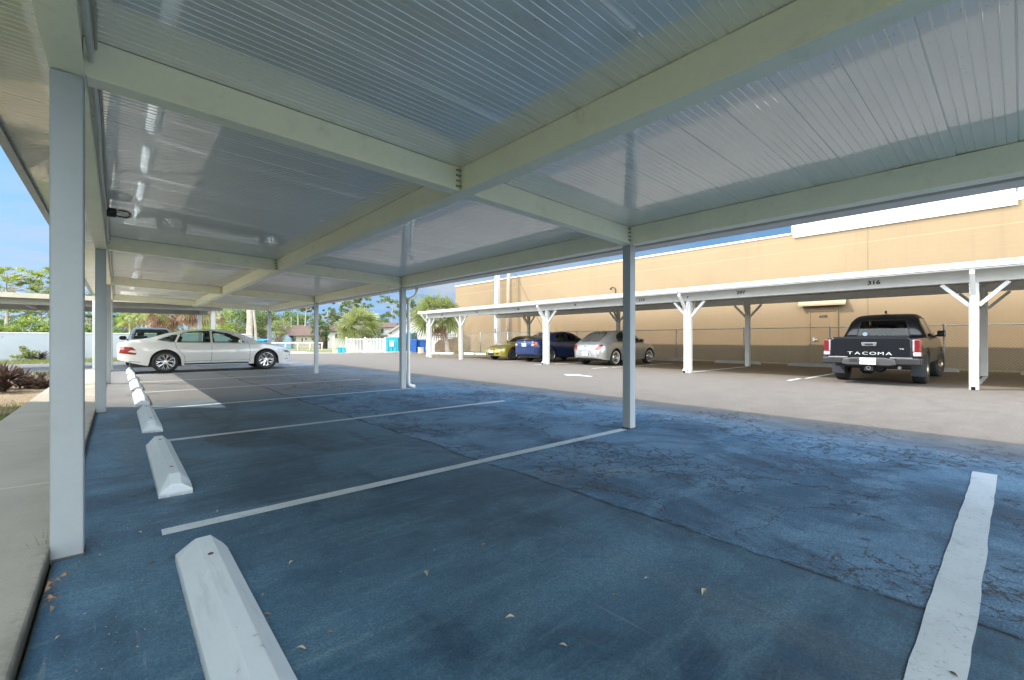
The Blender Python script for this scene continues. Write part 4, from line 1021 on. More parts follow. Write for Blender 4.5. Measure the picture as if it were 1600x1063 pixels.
# ---- rounded silver hatchback, rear three-quarter
def beetle():
    L = 4.28; p = paint('silver_paint', (.46, .46, .44), .6)
    c = Car('parked_car', 'rounded silver hatchback with white-walled steel wheels and curved roof', 'car', L,
        top=[(0, .74), (.06, .88), (.18, 1.00), (.45, 1.15), (.85, 1.35), (1.3, 1.455), (1.75, 1.487), (2.25, 1.45), (2.65, 1.31), (2.95, 1.12), (3.15, 1.03), (3.5, .98), (3.9, .86), (4.15, .72), (4.28, .60)],
        belt=[(0, .62), (.08, .78), (.3, .90), (.8, .955), (1.6, .95), (2.9, .94), (3.3, .88), (3.9, .76), (4.28, .52)],
        wb=[(0, .60), (.05, .70), (.15, .79), (.3, .86), (.7, .912), (1.2, .885), (1.8, .875), (2.6, .88), (3.2, .905), (3.7, .86), (4.1, .74), (4.28, .56)],
        wr=[(0, .50), (.3, .55), (.8, .56), (1.4, .58), (2.2, .58), (2.7, .62), (3.0, .66), (3.5, .58), (4.28, .42)],
        sill=[(0, .30), (.3, .24), (.7, .22), (3.7, .22), (4.1, .25), (4.28, .34)], wheels=[.86, 3.40], Rw=.335, track=1.55, paint_m=p, tyre_w=.22)
    c.cab = (1.0, 2.7); c.seat_x = (1.95, 1.15)
    for sd_ in (1, -1):
        c.window([(1.68, .985), (2.72, .985), (2.55, 1.16), (2.2, 1.345), (1.68, 1.415)], 'side', sd_, frame=.02, r=.03)
        c.window([(1.02, 1.03), (1.62, .99), (1.62, 1.415), (1.35, 1.37), (1.10, 1.24)], 'side', sd_, frame=.02, r=.05)
        seam(c, [(1.66, .97), (1.64, .6), (1.60, .32)], sd_); seam(c, [(2.86, .95), (2.9, .6), (2.84, .32)], sd_)
        seam(c, [(.98, .975), (1.7, .955), (2.75, .955)], sd_, w=.016, mat=CHROME, name='chrome_strip', off=.004)
        seam(c, [(1.3, .285), (2.95, .285)], sd_, w=.025, mat=CHROME, name='sill_trim', off=.004)
        s_ = sd_; c.decal('tail_light', roundpoly([(.44*s_, .66), (.60*s_, .66), (.735*s_, .74), (.76*s_, .83), (.70*s_, .885), (.58*s_, .84)], .04), 'end', L_RED, -1, .010, cell=.04, skirt=.03)
        c.decal('headlight', roundpoly([(.42*s_, .55), (.62*s_, .55), (.66*s_, .70), (.50*s_, .74)], .05), 'end', L_HEAD, 1, .008)
        m = MB(); m.beam((1.78, .885*sd_, .86), (1.98, .885*sd_, .86), .03, .024); m.build('door_handle', CHROME, c.root, bevel=.006)
        seam(c, [(.30*s_, .40), (.62*s_, .42)], -1, 'end', w=.018, mat=L_RED, name='reflector', off=.004)
    c.window([(-.52, 1.00), (.52, 1.00), (.42, 1.38), (-.42, 1.38)], 'end', -1, frame=.03, r=.08, name='rear_window')
    c.window([(-.58, 1.06), (.58, 1.06), (.48, 1.40), (-.48, 1.40)], 'end', 1, frame=.03, r=.06, name='windscreen')
    seam(c, [(-.66, .70), (-.5, .63), (.5, .63), (.66, .70)], -1, 'end'); c.decal('diffuser', roundpoly([(-.60, .26), (.60, .26), (.45, .355), (-.45, .355)], .04), 'end', plain('diffuser_grey', (.12,.16,.18), .5), -1, .005)
    seam(c, [(-.33, .42), (-.25, .60), (.25, .60), (.33, .42)], -1, 'end', w=.012)
    em = MB(); em.lathe([(.055, -.004), (.062, 0), (.055, .006), (.05, .002)], 'x', 20, (-.066, 0, .79)); em.beam((-.068, -.035, .82), (-.068, -.012, .755), .009); em.beam((-.068, -.012, .755), (-.068, 0, .79), .009); em.beam((-.068, 0, .79), (-.068, .012, .755), .009); em.beam((-.068, .012, .755), (-.068, .035, .82), .009)
    em.build('round_badge', plain('badge_dark', (.08, .09, .1), .25, .8), c.root)
    plate(c, 0, .50, 'H82 5KP', -.088, -1)
    mirror_of(c, 2.62, .99, DARK, .10)
    m = MB(); m.beam((.95, 0, 1.35), (.78, 0, 1.44), .012); m.build('aerial', DARK, c.root)
    c.finish(interior_col=(.35, .30, .2))
    cr = plain('steel_disc', (.55, .53, .48), .25, .8, vary=.05)
    for x in c.wheels:
        for y in (.76, -.76): c.wheel(x, y, rim_disc, cr, .225, whitewall=True)
    place(c, 13.42, 10.98, 0)
beetle()

# ---- blue sedan
def blue_sedan():
    L = 4.54; p = paint('blue_paint', (.006, .028, .12), .3)
    c = Car('parked_car', 'dark blue four-door sedan seen from behind beside the carport post', 'car', L,
        top=[(0, 1.00), (.12, 1.07), (.5, 1.10), (.75, 1.14), (1.2, 1.33), (1.6, 1.44), (2.2, 1.475), (2.7, 1.42), (3.1, 1.24), (3.45, 1.05), (3.7, .99), (4.2, .90), (4.45, .78), (4.54, .66)],
        belt=[(0, .97), (.5, 1.0), (1.5, .98), (3.4, .94), (4.2, .82), (4.54, .6)],
        wb=[(0, .68), (.1, .77), (.35, .845), (1, .88), (3.3, .88), (4.0, .84), (4.4, .72), (4.54, .56)],
        wr=[(0, .62), (.5, .68), (.9, .60), (1.5, .57), (2.4, .58), (3.0, .62), (3.5, .70), (4.54, .5)],
        sill=[(0, .36), (.4, .28), (.8, .24), (3.8, .22), (4.54, .32)], wheels=[.97, 3.57], Rw=.318, track=1.52, paint_m=p, tyre_w=.2)
    c.cab = (1.1, 3.1); c.seat_x = (2.2, 1.35)
    for sd_ in (1, -1):
        c.window([(2.12, 1.0), (3.12, .995), (2.95, 1.13), (2.6, 1.32), (2.12, 1.40)], 'side', sd_, frame=.02, r=.03); c.window([(1.18, 1.03), (2.05, 1.0), (2.05, 1.40), (1.7, 1.385), (1.40, 1.27)], 'side', sd_, frame=.02, r=.03)
        seam(c, [(2.09, .98), (2.09, .6), (2.05, .3)], sd_); seam(c, [(3.14, .96), (3.16, .6), (3.1, .3)], sd_); seam(c, [(1.2, .98), (1.25, .8), (1.42, .55), (1.44, .3)], sd_)
        seam(c, [(1.4, .56), (3.1, .57)], sd_, w=.04, name='side_moulding', mat=p, off=.012)
        s_ = sd_; c.decal('tail_light', roundpoly([(.50*s_, .76), (.70*s_, .77), (.76*s_, .86), (.755*s_, .965), (.66*s_, .97), (.55*s_, .90)], .03), 'end', L_RED, -1, .010, cell=.04, skirt=.03)
        c.decal('indicator', roundpoly([(.47*s_, .78), (.60*s_, .79), (.62*s_, .86), (.56*s_, .90), (.50*s_, .88)], .02), 'end', L_CLR if s_ < 0 else L_CLR, -1, .014, cell=.04)
        c.decal('amber_lens', roundpoly([(.60*s_, .80), (.68*s_, .81), (.68*s_, .88), (.61*s_, .87)], .02), 'end', L_AMB, -1, .014, cell=.04)
        c.decal('headlight', roundpoly([(.40*s_, .68), (.66*s_, .72), (.62*s_, .58), (.42*s_, .60)], .03), 'end', L_HEAD, 1, .008)
        m = MB(); m.beam((1.35, .885*sd_, .90), (1.55, .885*sd_, .90), .03, .024); m.beam((2.25, .885*sd_, .89), (2.45, .885*sd_, .89), .03, .024); m.build('door_handle', p, c.root, bevel=.006)
    c.window([(-.50, 1.14), (.50, 1.14), (.42, 1.38), (-.42, 1.38)], 'end', -1, frame=.03, r=.05, name='rear_window'); c.window([(-.58, 1.07), (.58, 1.07), (.48, 1.40), (-.48, 1.40)], 'end', 1, frame=.03, r=.05, name='windscreen')
    seam(c, [(-.46, .99), (-.44, .68), (.44, .68), (.46, .99)], -1, 'end', w=.009); seam(c, [(-.72, .66), (.72, .66)], -1, 'end', w=.012)
    seam(c, [(-.22, .935), (.22, .935)], -1, 'end', w=.03, mat=plain('blue_trim', (.03, .08, .22), .25), name='trunk_trim', off=.012)
    em = MB(); em.lathe([(.035, -.003), (.045, 0), (.04, .005), (.03, .0)], 'x', 18, (-.066, 0, .965)); em.build('round_badge', CHROME, c.root)
    plate(c, 0, .83, '947 KUD', -.075, -1); mirror_of(c, 3.0, 1.0, p, .10)
    m = MB(); m.beam((2.7, .4, 1.40), (2.45, .4, 1.68), .008); m.build('aerial', DARK, c.root)
    c.finish(interior_col=(.22, .18, .12))
    for x in c.wheels:
        for y in (.75, -.75): c.wheel(x, y, rim_spokes(7, False, .045), METAL, .20)
    place(c, 13.28, 14.25, 0)
blue_sedan()

# ---- yellow coupe nose out
def yellow_coupe():
    L = 4.05; p = paint('yellow_green_paint', (.36, .29, .045), .3)
    c = Car('parked_car', 'low yellow-green two-seat coupe parked nose outwards beside the blue sedan', 'car', L,
        top=[(0, .80), (.3, .88), (.7, .93), (1.0, 1.12), (1.35, 1.25), (1.75, 1.28), (2.05, 1.20), (2.4, .98), (2.55, .90), (3.2, .84), (3.7, .74), (3.95, .62), (4.05, .52)],
        belt=[(0, .76), (.6, .86), (1.5, .84), (2.5, .84), (3.2, .77), (3.8, .64), (4.05, .48)],
        wb=[(0, .62), (.15, .76), (.5, .86), (1.2, .85), (2.2, .83), (3.2, .855), (3.7, .80), (3.95, .66), (4.05, .5)],
        wr=[(0, .5), (.7, .62), (1.1, .52), (1.8, .52), (2.2, .56), (2.6, .66), (3.4, .62), (4.05, .42)],
        sill=[(0, .34), (.5, .24), (3.4, .20), (3.8, .18), (4.05, .22)], wheels=[.80, 3.25], Rw=.315, track=1.5, paint_m=p, tyre_w=.22)
    c.cab = (1.0, 2.2); c.seat_x = (1.45,)
    for sd_ in (1, -1):
        c.window([(1.15, .88), (2.28, .875), (2.05, 1.08), (1.75, 1.19), (1.3, 1.17)], 'side', sd_, frame=.02, r=.03)
        seam(c, [(1.25, .84), (1.22, .5), (1.3, .26)], sd_); seam(c, [(2.42, .83), (2.42, .5), (2.38, .26)], sd_)
        s_ = sd_; c.decal('headlight', roundpoly([(.30*s_, .56), (.56*s_, .55), (.68*s_, .60), (.64*s_, .67), (.42*s_, .66)], .03), 'end', L_HEAD, 1, .008, cell=.04, skirt=.02)
        c.decal('grille', roundpoly([(.03*s_, .50), (.15*s_, .50), (.19*s_, .60), (.05*s_, .61)], .03), 'end', DARK, 1, .010, cell=.04)
        c.decal('air_intake', roundpoly([(.34*s_, .30), (.52*s_, .31), (.52*s_, .38), (.34*s_, .38)], .03), 'end', DARK, 1, .008)
        seam(c, [(2.6, .60), (2.85, .62)], sd_, w=.05, mat=DARK, name='side_vent', off=.004)
    c.decal('air_intake', roundpoly([(-.26, .25), (.26, .25), (.28, .38), (-.28, .38)], .04), 'end', DARK, 1, .008)
    seam(c, [(-.62, .66), (0, .70), (.62, .66)], 1, 'end', w=.008)
    c.window([(-.50, .96), (.50, .96), (.42, 1.20), (-.42, 1.20)], 'end', 1, frame=.03, r=.05, name='windscreen'); c.window([(-.48, .98), (.48, .98), (.40, 1.18), (-.40, 1.18)], 'end', -1, frame=.03, name='rear_window')
    plate(c, 0, .44, '', L+.075, 1); 
    m = MB(); m.box(L+.09, L+.094, -.155, .155, .362, .40); m.build('plate_band', plain('plate_blue', (.05, .18, .30)), c.root)
    mirror_of(c, 2.25, .92, p, .09); c.finish(interior_col=(.25, .2, .1))
    for x in c.wheels:
        for y in (.74, -.74): c.wheel(x, y, rim_spokes(8, False, .032), METAL, .215)
    place(c, 13.42+4.05/U, 16.72, math.pi)
yellow_coupe()

# ---- black pickup
def pickup():
    L = 5.35; p = paint('black_paint', (.005, .006, .009), .0, .55, .3); root = None
    c = Car('pickup_truck', 'black double-cab pickup truck parked tail out with its front wheels turned', 'truck', L,
        top=[(0, 1.12), (1.60, 1.14), (1.62, 1.15), (1.70, 1.46), (1.82, 1.64), (2.1, 1.755), (2.7, 1.80), (3.2, 1.77), (3.55, 1.60), (3.95, 1.28), (4.1, 1.22), (4.8, 1.16), (5.2, 1.05), (5.35, .92)],
        belt=[(0, 1.09), (1.6, 1.10), (2.5, 1.10), (4, 1.13), (4.8, 1.05), (5.35, .85)],
        wb=[(0, .90), (.08, .925), (.3, .94), (4.2, .94), (4.8, .92), (5.2, .82), (5.35, .68)],
        wr=[(0, .86), (1.6, .86), (1.7, .70), (2.2, .63), (3.2, .63), (3.8, .74), (4.2, .80), (5.35, .6)],
        sill=[(0, .62), (.5, .56), (1.6, .50), (4.6, .50), (5.0, .45), (5.35, .5)], wheels=[1.28, 4.50], Rw=.385, track=1.6, paint_m=p, tyre_w=.26, arch=.08, floor=.42)
    c.cab = (1.75, 3.7); c.seat_x = (2.95, 2.05)
    for sd_ in (1, -1):
        c.window([(2.75, 1.14), (3.72, 1.14), (3.5, 1.44), (3.25, 1.63), (2.75, 1.69)], 'side', sd_, G_DARK, frame=.03, r=.04); c.window([(1.88, 1.14), (2.68, 1.14), (2.68, 1.69), (2.0, 1.66)], 'side', sd_, G_DARK, frame=.03, r=.04)
        seam(c, [(2.71, 1.1), (2.71, .55)], sd_); seam(c, [(3.75, 1.12), (3.78, .55)], sd_); seam(c, [(1.82, 1.1), (1.86, .55)], sd_); seam(c, [(1.64, 1.1), (1.64, .55)], sd_, w=.02)
        for w in c.wheels:                        # dark fender flares
            n = 16; pts = [(w+(c.ra+.03)*math.cos(math.pi*i/n), c.Rw+(c.ra+.03)*math.sin(math.pi*i/n)) for i in range(n+1)]
            seam(c, pts, sd_, w=.055, mat=p, name='fender_flare', off=.03)
        s_ = sd_
        m = MB(); m.box(-.05, .17, *sorted((.775*s_, .925*s_)), .70, 1.095); tl = m.build('tail_light', mat_lamp('dark_red_lens', (.16, .012, .016)), c.root, bevel=.025)
        m = MB(); m.box(-.056, .165, *sorted((.785*s_, .93*s_)), .70, .80); m.build('reverse_lens', L_CLR, tl, bevel=.02)
        m = MB(); m.box(-.058, .12, *sorted((.78*s_, .815*s_)), .81, 1.08); m.build('clear_lens', L_CLR, tl, bevel=.01)
        # bumper corner, mud flap
        m = MB(); m.box(-.20, .02, *sorted((.50*s_, .93*s_)), .50, .66); m.box(-.12, .30, *sorted((.86*s_, .95*s_)), .50, .66); m.build('bumper_corner', DARK, c.root, bevel=.03)
        m = MB(); m.box(-.205, -.14, *sorted((.40*s_, .80*s_)), .635, .675); m.build('bumper_step', plain('brushed_trim', (.22,.22,.22), .4, .8), c.root, bevel=.01)
        m = MB(); m.box(.80, .82, *sorted((.66*s_, .93*s_)), .20, .56); m.build('mud_flap', plain('mud_flap', (.03,.033,.042), .6), c.root)
        # towing style mirror
        m = MB(); x, z = 3.62, 1.20; m.beam((x, s_*.84, z-.02), (x, s_*.93, z+.01), .05, .05); m.box(x-.06, x+.08, *sorted((.91*s_, 1.08*s_)), z-.03, z+.14); m.build('side_mirror', p, c.root, bevel=.03)
    c.window([(-.56, 1.17), (.56, 1.17), (.49, 1.62), (-.49, 1.62)], 'end', -1, G_DARK, frame=.03, r=.05, name='rear_window'); c.window([(-.64, 1.27), (.64, 1.27), (.55, 1.68), (-.55, 1.68)], 'end', 1, G_CAR, frame=.03, r=.05, name='windscreen')
    # tailgate slab proud of the loft, with a recessed lower field and the stamped lettering
    m = MB(); m.prism([(-.77, .62), (.77, .62), (.77, .9), (.765, 1.10), (.70, 1.135), (-.70, 1.135), (-.765, 1.10), (-.77, .9)], 'x', -.088, -.03); tg = m.build('tailgate', p, c.root, bevel=.02)
    m = MB(); m.prism([(-.72, 1.128), (.72, 1.128), (.72, 1.155), (-.72, 1.155)], 'x', -.10, .05); m.build('tailgate_spoiler', p, tg, bevel=.01)
    m = MB(); m.prism([(-.66, .90), (.66, .90), (.66, .915), (-.66, .915)], 'x', -.093, -.08); m.prism([(-.52, .70), (-.40, .82), (.40, .82), (.52, .70), (.50, .69), (.39, .806), (-.39, .806), (-.50, .69)], 'x', -.093, -.08); m.build('pressed_crease', p, tg)
    m = MB(); m.prism(roundpoly([(-.135, .935), (.135, .935), (.15, 1.02), (-.15, 1.02)], .02), 'x', -.105, -.085); m.build('tailgate_handle', plain('satin_silver', (.42,.42,.42), .3, .85), tg, bevel=.005)
    m = MB(); m.prism(roundpoly([(-.08, .955), (.08, .955), (.08, .995), (-.08, .995)], .01), 'x', -.112, -.104); m.build('handle_recess', DARK, tg)
    Mt = Matrix.Translation((-.092, .0, .755)) @ Matrix(((0,0,-1,0),(-1,0,0,0),(0,1,0,0),(0,0,0,1)))
    silver = plain('letter_silver', (.62, .62, .60), .35, .3)
    for i, ch in enumerate('TACOMA'):
        t = text_mb(ch, .098, .006); t.tf(Mt @ Matrix.Translation(((i-2.5)*.148, 0, 0)) @ Matrix.Diagonal((1.75, 1, 1, 1))); t.build('letter', silver, tg)
    t = text_mb('V6', .045, .003); t.tf(Mt @ Matrix.Translation((.60, .115, 0)) @ Matrix.Diagonal((1.7, 1, 1, 1))); t.build('small_badge', silver, tg)
    t = MB(); t.box(-.094, -.088, .50, .68, .655, .675); t.build('small_badge', silver, tg)
    m = MB(); m.prism([(-.52, .50), (-.40, .475), (.40, .475), (.52, .50), (.50, .62), (.30, .66), (-.30, .66), (-.50, .62)], 'x', -.22, -.02); m.build('rear_bumper', plain('grey_bumper', (.05, .05, .053), .45), c.root, bevel=.02)
    m = MB(); m.prism(roundpoly([(.20, .55), (.36, .55), (.36, .62), (.20, .62)], .02), 'x', -.226, -.215); m.build('bumper_badge', DARK, c.root)
    plate(c, 0, .575, 'IVE W9A2', -.232, -1)
    m = MB(); m.box(-.12, .5, -.06, .06, .36, .46); m.box(-.14, -.12, -.085, .085, .34, .475); m.build('tow_hitch', DARK, c.root, bevel=.008)
    m = MB(); m.lathe([(.04, -.148), (.045, -.152), (.03, -.152), (.03, -.12)], 'x', 14, (0, 0, .41)); m.build('hitch_ring', METAL, c.root)
    m = MB(); m.box(1.2, 1.36, -.7, .7, .33, .45); m.lathe([(0, -.14), (.12, -.12), (.15, 0), (.12, .12), (0, .14)], 'x', 14, (1.28, 0, .38)); m.build('rear_axle', DARK, c.root)
    m = MB(); m.tube([(0.0, -.55, .43), (.6, -.5, .45), (1, -.4, .5)], .035, 10); m.build('exhaust_pipe', METAL, c.root)
    m = MB(); m.prism([(2.1, 1.795), (2.28, 1.80), (2.17, 1.86), (2.12, 1.875)], 'y', -.02, .02); m.build('roof_fin', p, c.root, bevel=.005)
    m = MB(); m.lathe([(0, 0), (.055, 0), (.055, .006), (0, .006)], 'x', 16, (1.60, .36, 1.235)); m.build('round_sticker', plain('sticker', (.45, .6, .7), .5), c.root)
    c.finish(interior_col=(.10, .09, .07))
    al = plain('grey_alloy', (.35, .30, .22), .3, .8)
    for x in c.wheels:
        for y in (.79, -.79): c.wheel(x, y, rim_spokes(6, False, .06), al, .22, steer=R(-9) if x > 3 else 0)
    place(c, 12.42, 2.22, R(.8))
pickup()
# ------------------------------------------------------------ vegetation
BARK = plain('bark', (.22, .17, .13), .9, vary=.3, scale=7, bump=.6, bscale=30)
PALE_BARK = plain('pale_bark', (.40, .35, .29), .9, vary=.25, scale=7, bump=.6, bscale=30)
LEAF_MID = mat_leaf('leaf_mid', ((.045, .095, .018), (.10, .17, .035), (.16, .22, .06)), .4, .8)
LEAF_YEL = mat_leaf('leaf_yellow_green', ((.12, .20, .02), (.24, .32, .04), (.33, .38, .08)), .45, .8)
LEAF_PINE = mat_leaf('leaf_pine', ((.06, .10, .03), (.13, .18, .06), (.19, .23, .09)), .35, .9)
LEAF_PALM = mat_leaf('leaf_palm', ((.12, .17, .04), (.24, .29, .09), (.33, .34, .14)), .35, 1.2)
LEAF_DEAD = mat_leaf('leaf_dead', ((.16, .085, .05), (.28, .16, .10), (.36, .22, .14)), .25, 1.5)
LEAF_DARK = mat_leaf('leaf_dark', ((.025, .07, .02), (.06, .12, .03), (.09, .16, .04)), .35, 1)
LEAF_PURP = mat_leaf('leaf_purple', ((.10, .025, .05), (.20, .06, .09), (.07, .12, .04)), .3, 5)
def rdir(r, zmin=-1):
    while True:
        v = Vector((r.uniform(-1, 1), r.uniform(-1, 1), r.uniform(-1, 1)))
        if .05 < v.length < 1 and v.z >= zmin: return v.normalized()
def leafquads(m, c, rad, n, size, r, flat=1.0, jit=.6):
    for _ in range(n):
        d = rdir(r); k = r.random()**.45; p = Vector(c) + Vector((d.x*rad, d.y*rad, d.z*rad*flat))*k
        a = rdir(r); b = a.cross(rdir(r)).normalized(); s = size*r.uniform(.6, 1.3)
        m.add([p-a*s*.5, p+b*s*.28, p+a*s*.55, p-b*s*.28], [(0,1,2,3)])
def limb(m, p, q, r0, r1, r, bend=.12):
    p, q = Vector(p), Vector(q); L = (q-p).length; off = rdir(r)*L*bend; pts = [p, p.lerp(q, .35)+off*.7, p.lerp(q, .7)+off, q]
    m.tube(pts, [r0, r0*.75+r1*.25, (r0+r1)/2, r1], 7)
def broad(p, h, rad, label, leaf, seed=0, n=2600, clumps=34, size=.16, trunk=.35, cat='tree', name='broadleaf_tree', flat=.8, group=None, bark=None, base=.3, tr=None):
    r = random.Random(seed); root = empty(name, p, label=label, cat=cat, group=group); t = MB(); m = MB(); tr = tr or h*.028
    zc = h*(base+1)/2; hz = h*(1-base)/2; t.tube([(0,0,-.1), (r.uniform(-.1,.1)*h*.2, 0, h*base*.6), (0, 0, h*base*1.1)], [tr*1.3, tr, tr*.85], 9)
    cs = []
    for i in range(clumps):
        d = rdir(r, -.75); k = r.uniform(.45, 1.0); c = Vector((d.x*rad*k, d.y*rad*k, zc+d.z*hz*k)); cs.append((c, r.uniform(.16, .30)*rad))
    for c, cr_ in cs[::2]: limb(t, (0, 0, h*base*r.uniform(.7, 1.1)), c, tr*.5, tr*.08, r)
    per = n//clumps
    for c, cr_ in cs: leafquads(m, c, cr_*1.25, per, size, r, .75)
    t.build('trunk', bark or BARK, root, smooth=True); m.build('crown', leaf, root, fix=False); return root
def pine(p, h, label, seed=0, crown=.45, spread=.28, tufts=46, lean=0, tr=.13, leaf=None, group=None, name='pine_tree', size=.22):
    r = random.Random(seed); root = empty(name, p, label=label, cat='tree', group=group); t = MB(); m = MB()
    R_ = Vector((CS, -SN, 0)); top = R_*lean*h + Vector((0,0,h))
    tp = lambda f: Vector((0,0,h*f)) + R_*(lean*h*f*f) + R_*(.012*h*math.sin(f*7+seed)); 
    t.tube([tp(f/8) if f else Vector((0,0,-.1)) for f in range(9)], [tr*(1-.75*f/8) for f in range(9)], 9)
    for i in range(tufts):
        f = 1-crown*r.random()**.9; a = r.uniform(0, 2*math.pi); L = h*spread*r.uniform(.3, 1)*(1.15-abs(f-(1-crown*.55))*1.2)
        q = tp(f) + Vector((math.cos(a)*L, math.sin(a)*L, L*r.uniform(.05, .55)))
        limb(t, tp(f), q, tr*.22, tr*.05, r, .14); leafquads(m, q, h*.055*r.uniform(.7, 1.4), 70, size, r, .5)
        if r.random() < .6: q2 = q + rdir(r)*h*.06; leafquads(m, q2, h*.04, 40, size, r, .5)
    t.build('trunk', PALE_BARK, root, smooth=True); m.build('crown', leaf or LEAF_PINE, root, fix=False); return root
def fan_palm(p, h, fl, label, seed=0, lean=(0, 0), tr=.2, n=44, leaf=None, dead=10, group=None, boots=True, lo=-.75):
    r = random.Random(seed); root = empty('palm_tree', p, label=label, cat='palm', group=group); t = MB(); m = MB(); dm = MB()
    top = Vector((lean[0], lean[1], h)); pts = [Vector((0,0,-.1)), Vector((lean[0]*.15, lean[1]*.15, h*.3)), Vector((lean[0]*.55, lean[1]*.55, h*.65)), top]
    t.tube(pts, [tr*1.25, tr, tr*.95, tr*1.15], 14)
    if boots:
        for i in range(46):
            f = r.uniform(.35, 1); c = top*f + Vector((lean[0]*-.2*(1-f), 0, 0)); a = r.uniform(0, 6.3); d = Vector((math.cos(a), math.sin(a), 0)); t.beam(c+d*tr*.8, c+d*tr*1.7+Vector((0,0,.16)), .07, .03)
    def frond(mm, az, el, L):
        d = Vector((math.cos(az)*math.cos(el), math.sin(az)*math.cos(el), math.sin(el))); side = Matrix.Rotation(r.uniform(-1.2, 1.2), 3, d) @ d.cross(Vector((0,0,1))).normalized(); up = side.cross(d)
        Lp = L*.46; mm.tube([top, top + d*Lp*.5 + Vector((0,0,-.01)), top + d*Lp + Vector((0,0,-.04*L))], [.02, .014, .01], 4, cap=False)
        c = top + d*Lp + Vector((0,0,-.04*L)); nb = 13
        for i in range(nb):
            a = (i/(nb-1)-.5)*2.5; bl = L*.58*(1-.25*abs(a)/1.3)*r.uniform(.88, 1.08); v = (d*math.cos(a) + side*math.sin(a) + up*.1).normalized()
            w = v.cross(up).normalized()*L*.021; p1 = c + v*bl*.5 + Vector((0,0,-.02*L)); p2 = c + v*bl*.82 + Vector((0,0,-.07*L)); p3 = c + v*bl*.97 + Vector((0,0,-.16*L))
            mm.add([c-w*.3, c+w*.3, p1+w, p1-w, p2+w*.7, p2-w*.7, p3], [(0,1,2,3), (3,2,4,5), (5,4,6)])
    for i in range(n):
        el = math.asin(max(lo-.1, min(.98, 1 - (1-lo)*((i+.5)/n)**.9 + r.uniform(-.12, .12)))); frond(m, i*2.4+r.uniform(-.3, .3), el, fl*r.uniform(.85, 1.1))
    for i in range(dead): frond(dm, r.uniform(0, 6.3), r.uniform(-1.35, -.75), fl*.9)
    t.build('trunk', PALE_BARK, root, smooth=False); m.build('crown', leaf or LEAF_PALM, root, fix=False)
    if dead: dm.build('dead_fronds', LEAF_DEAD, root, fix=False)
    return root
def zy(y, d): return U*(1+(530-y)/701*d)      # height of a photo row at a depth
RV = Vector((CS, -SN, 0)); FV = Vector((SN, CS, 0))

fan_palm(at(561, 40), zy(509, 40), 2.4, 'bushy fan palm with thick short trunk behind the white picket fence', 1, tr=.34, n=74, dead=4, lo=-.6)
fan_palm(at(700, 32.2), zy(491, 32.2), 2.25, 'fan palm with a leaning brown trunk at the left corner of the tan building', 2, lean=tuple((-RV*.85)[:2]), tr=.17, n=72, dead=3, lo=-.55)
fan_palm(at(257, 33), zy(480, 33), 2.0, 'palm with a brown skirt of dead fronds above the white sedan roof', 3, tr=.2, n=16, dead=42, boots=False)
fan_palm(at(306, 31), zy(474, 31), 1.9, 'palm with dead hanging fronds right beside the far carport post', 4, tr=.2, n=20, dead=38, boots=False)
fan_palm(at(341, 34), zy(489, 34), 1.0, 'slender palm trunk with a small trimmed top in front of yellow-green trees', 5, tr=.16, n=8, dead=5)
for i, (px, d, yt, c) in enumerate(((203, 40, 497, LEAF_YEL), (214, 42, 485, LEAF_PALM), (222, 42, 488, LEAF_PALM), (233, 40, 490, LEAF_PALM))):
    fan_palm(at(px, d), zy(yt, d), 1.35, ['yellowing small palm, leftmost of the thin palms over the garden wall', 'thin grey-trunked palm, second from left over the garden wall', 'thin palm, third from left over the garden wall', 'thin leaning palm, rightmost of the thin palms over the garden wall'][i], 10+i, tr=.09, n=18, leaf=c, dead=3, lean=((-.4, .2) if i == 3 else (0, 0)), group='thin palms over the garden wall', boots=False)
pine(at(552, 60), zy(462, 60), 'tall spreading pine rising behind the bushy fan palm', 21, crown=.72, spread=.42, tufts=90, tr=.2, size=.26)
pine(at(512, 66), zy(487, 66), 'smaller pine left of the tall spreading pine behind the white house', 22, crown=.7, spread=.35, tufts=40)
pine(at(465, 50), zy(470, 50), 'straight thin pine with small top in front of the brown-roofed house', 23, crown=.25, spread=.2, tufts=26, tr=.13)
pine(at(474, 49), zy(468, 49), 'leaning thin pine in front of the brown-roofed house', 24, crown=.25, spread=.25, tufts=26, tr=.11, lean=.12)
pine(at(388, 33), 10.5, 'thick straight pine trunk at the end of the garden wall', 25, crown=.3, spread=.25, tufts=30, tr=.27)
pine(at(398, 36), 10, 'slim leaning pine trunk just right of the thick trunk', 26, crown=.3, spread=.25, tufts=26, tr=.12, lean=-.05)
pine(at(640, 62), zy(470, 62), 'pine top showing left of the downspout post', 27, crown=.55, spread=.3, tufts=34, tr=.14)
pine(at(612, 66), zy(468, 66), 'pine tufts peeking out over the two storey house', 28, crown=.4, spread=.26, tufts=24, tr=.14)
pine(at(10, 44), zy(428, 44), 'wide spreading tree with open crown at the far left edge', 29, crown=.6, spread=.5, tufts=60, tr=.2, leaf=LEAF_YEL, name='spreading_tree')
pine(at(62, 46), zy(436, 46), 'wide spreading tree with open crown left of the first post', 30, crown=.6, spread=.45, tufts=56, tr=.2, leaf=LEAF_PALM, name='spreading_tree')
pine(at(140, 50), zy(448, 50), 'open-crowned tree seen between the first and second posts', 31, crown=.7, spread=.4, tufts=60, tr=.18, leaf=LEAF_MID, name='spreading_tree')
broad(at(500, 44), zy(494, 44), 1.05, 'narrow dark green tree beside the slim carport post', LEAF_DARK, 40, 2200, base=.12)
broad(at(328, 42), zy(478, 42), 2.6, 'bright yellow-green tree above the sedan roof', LEAF_YEL, 41, 3600, 44, size=.2, base=.1)
broad(at(365, 46), zy(476, 46), 2.8, 'green tree between the trimmed palm and the thick pine trunk', LEAF_MID, 42, 3600, 44, size=.2, base=.15)
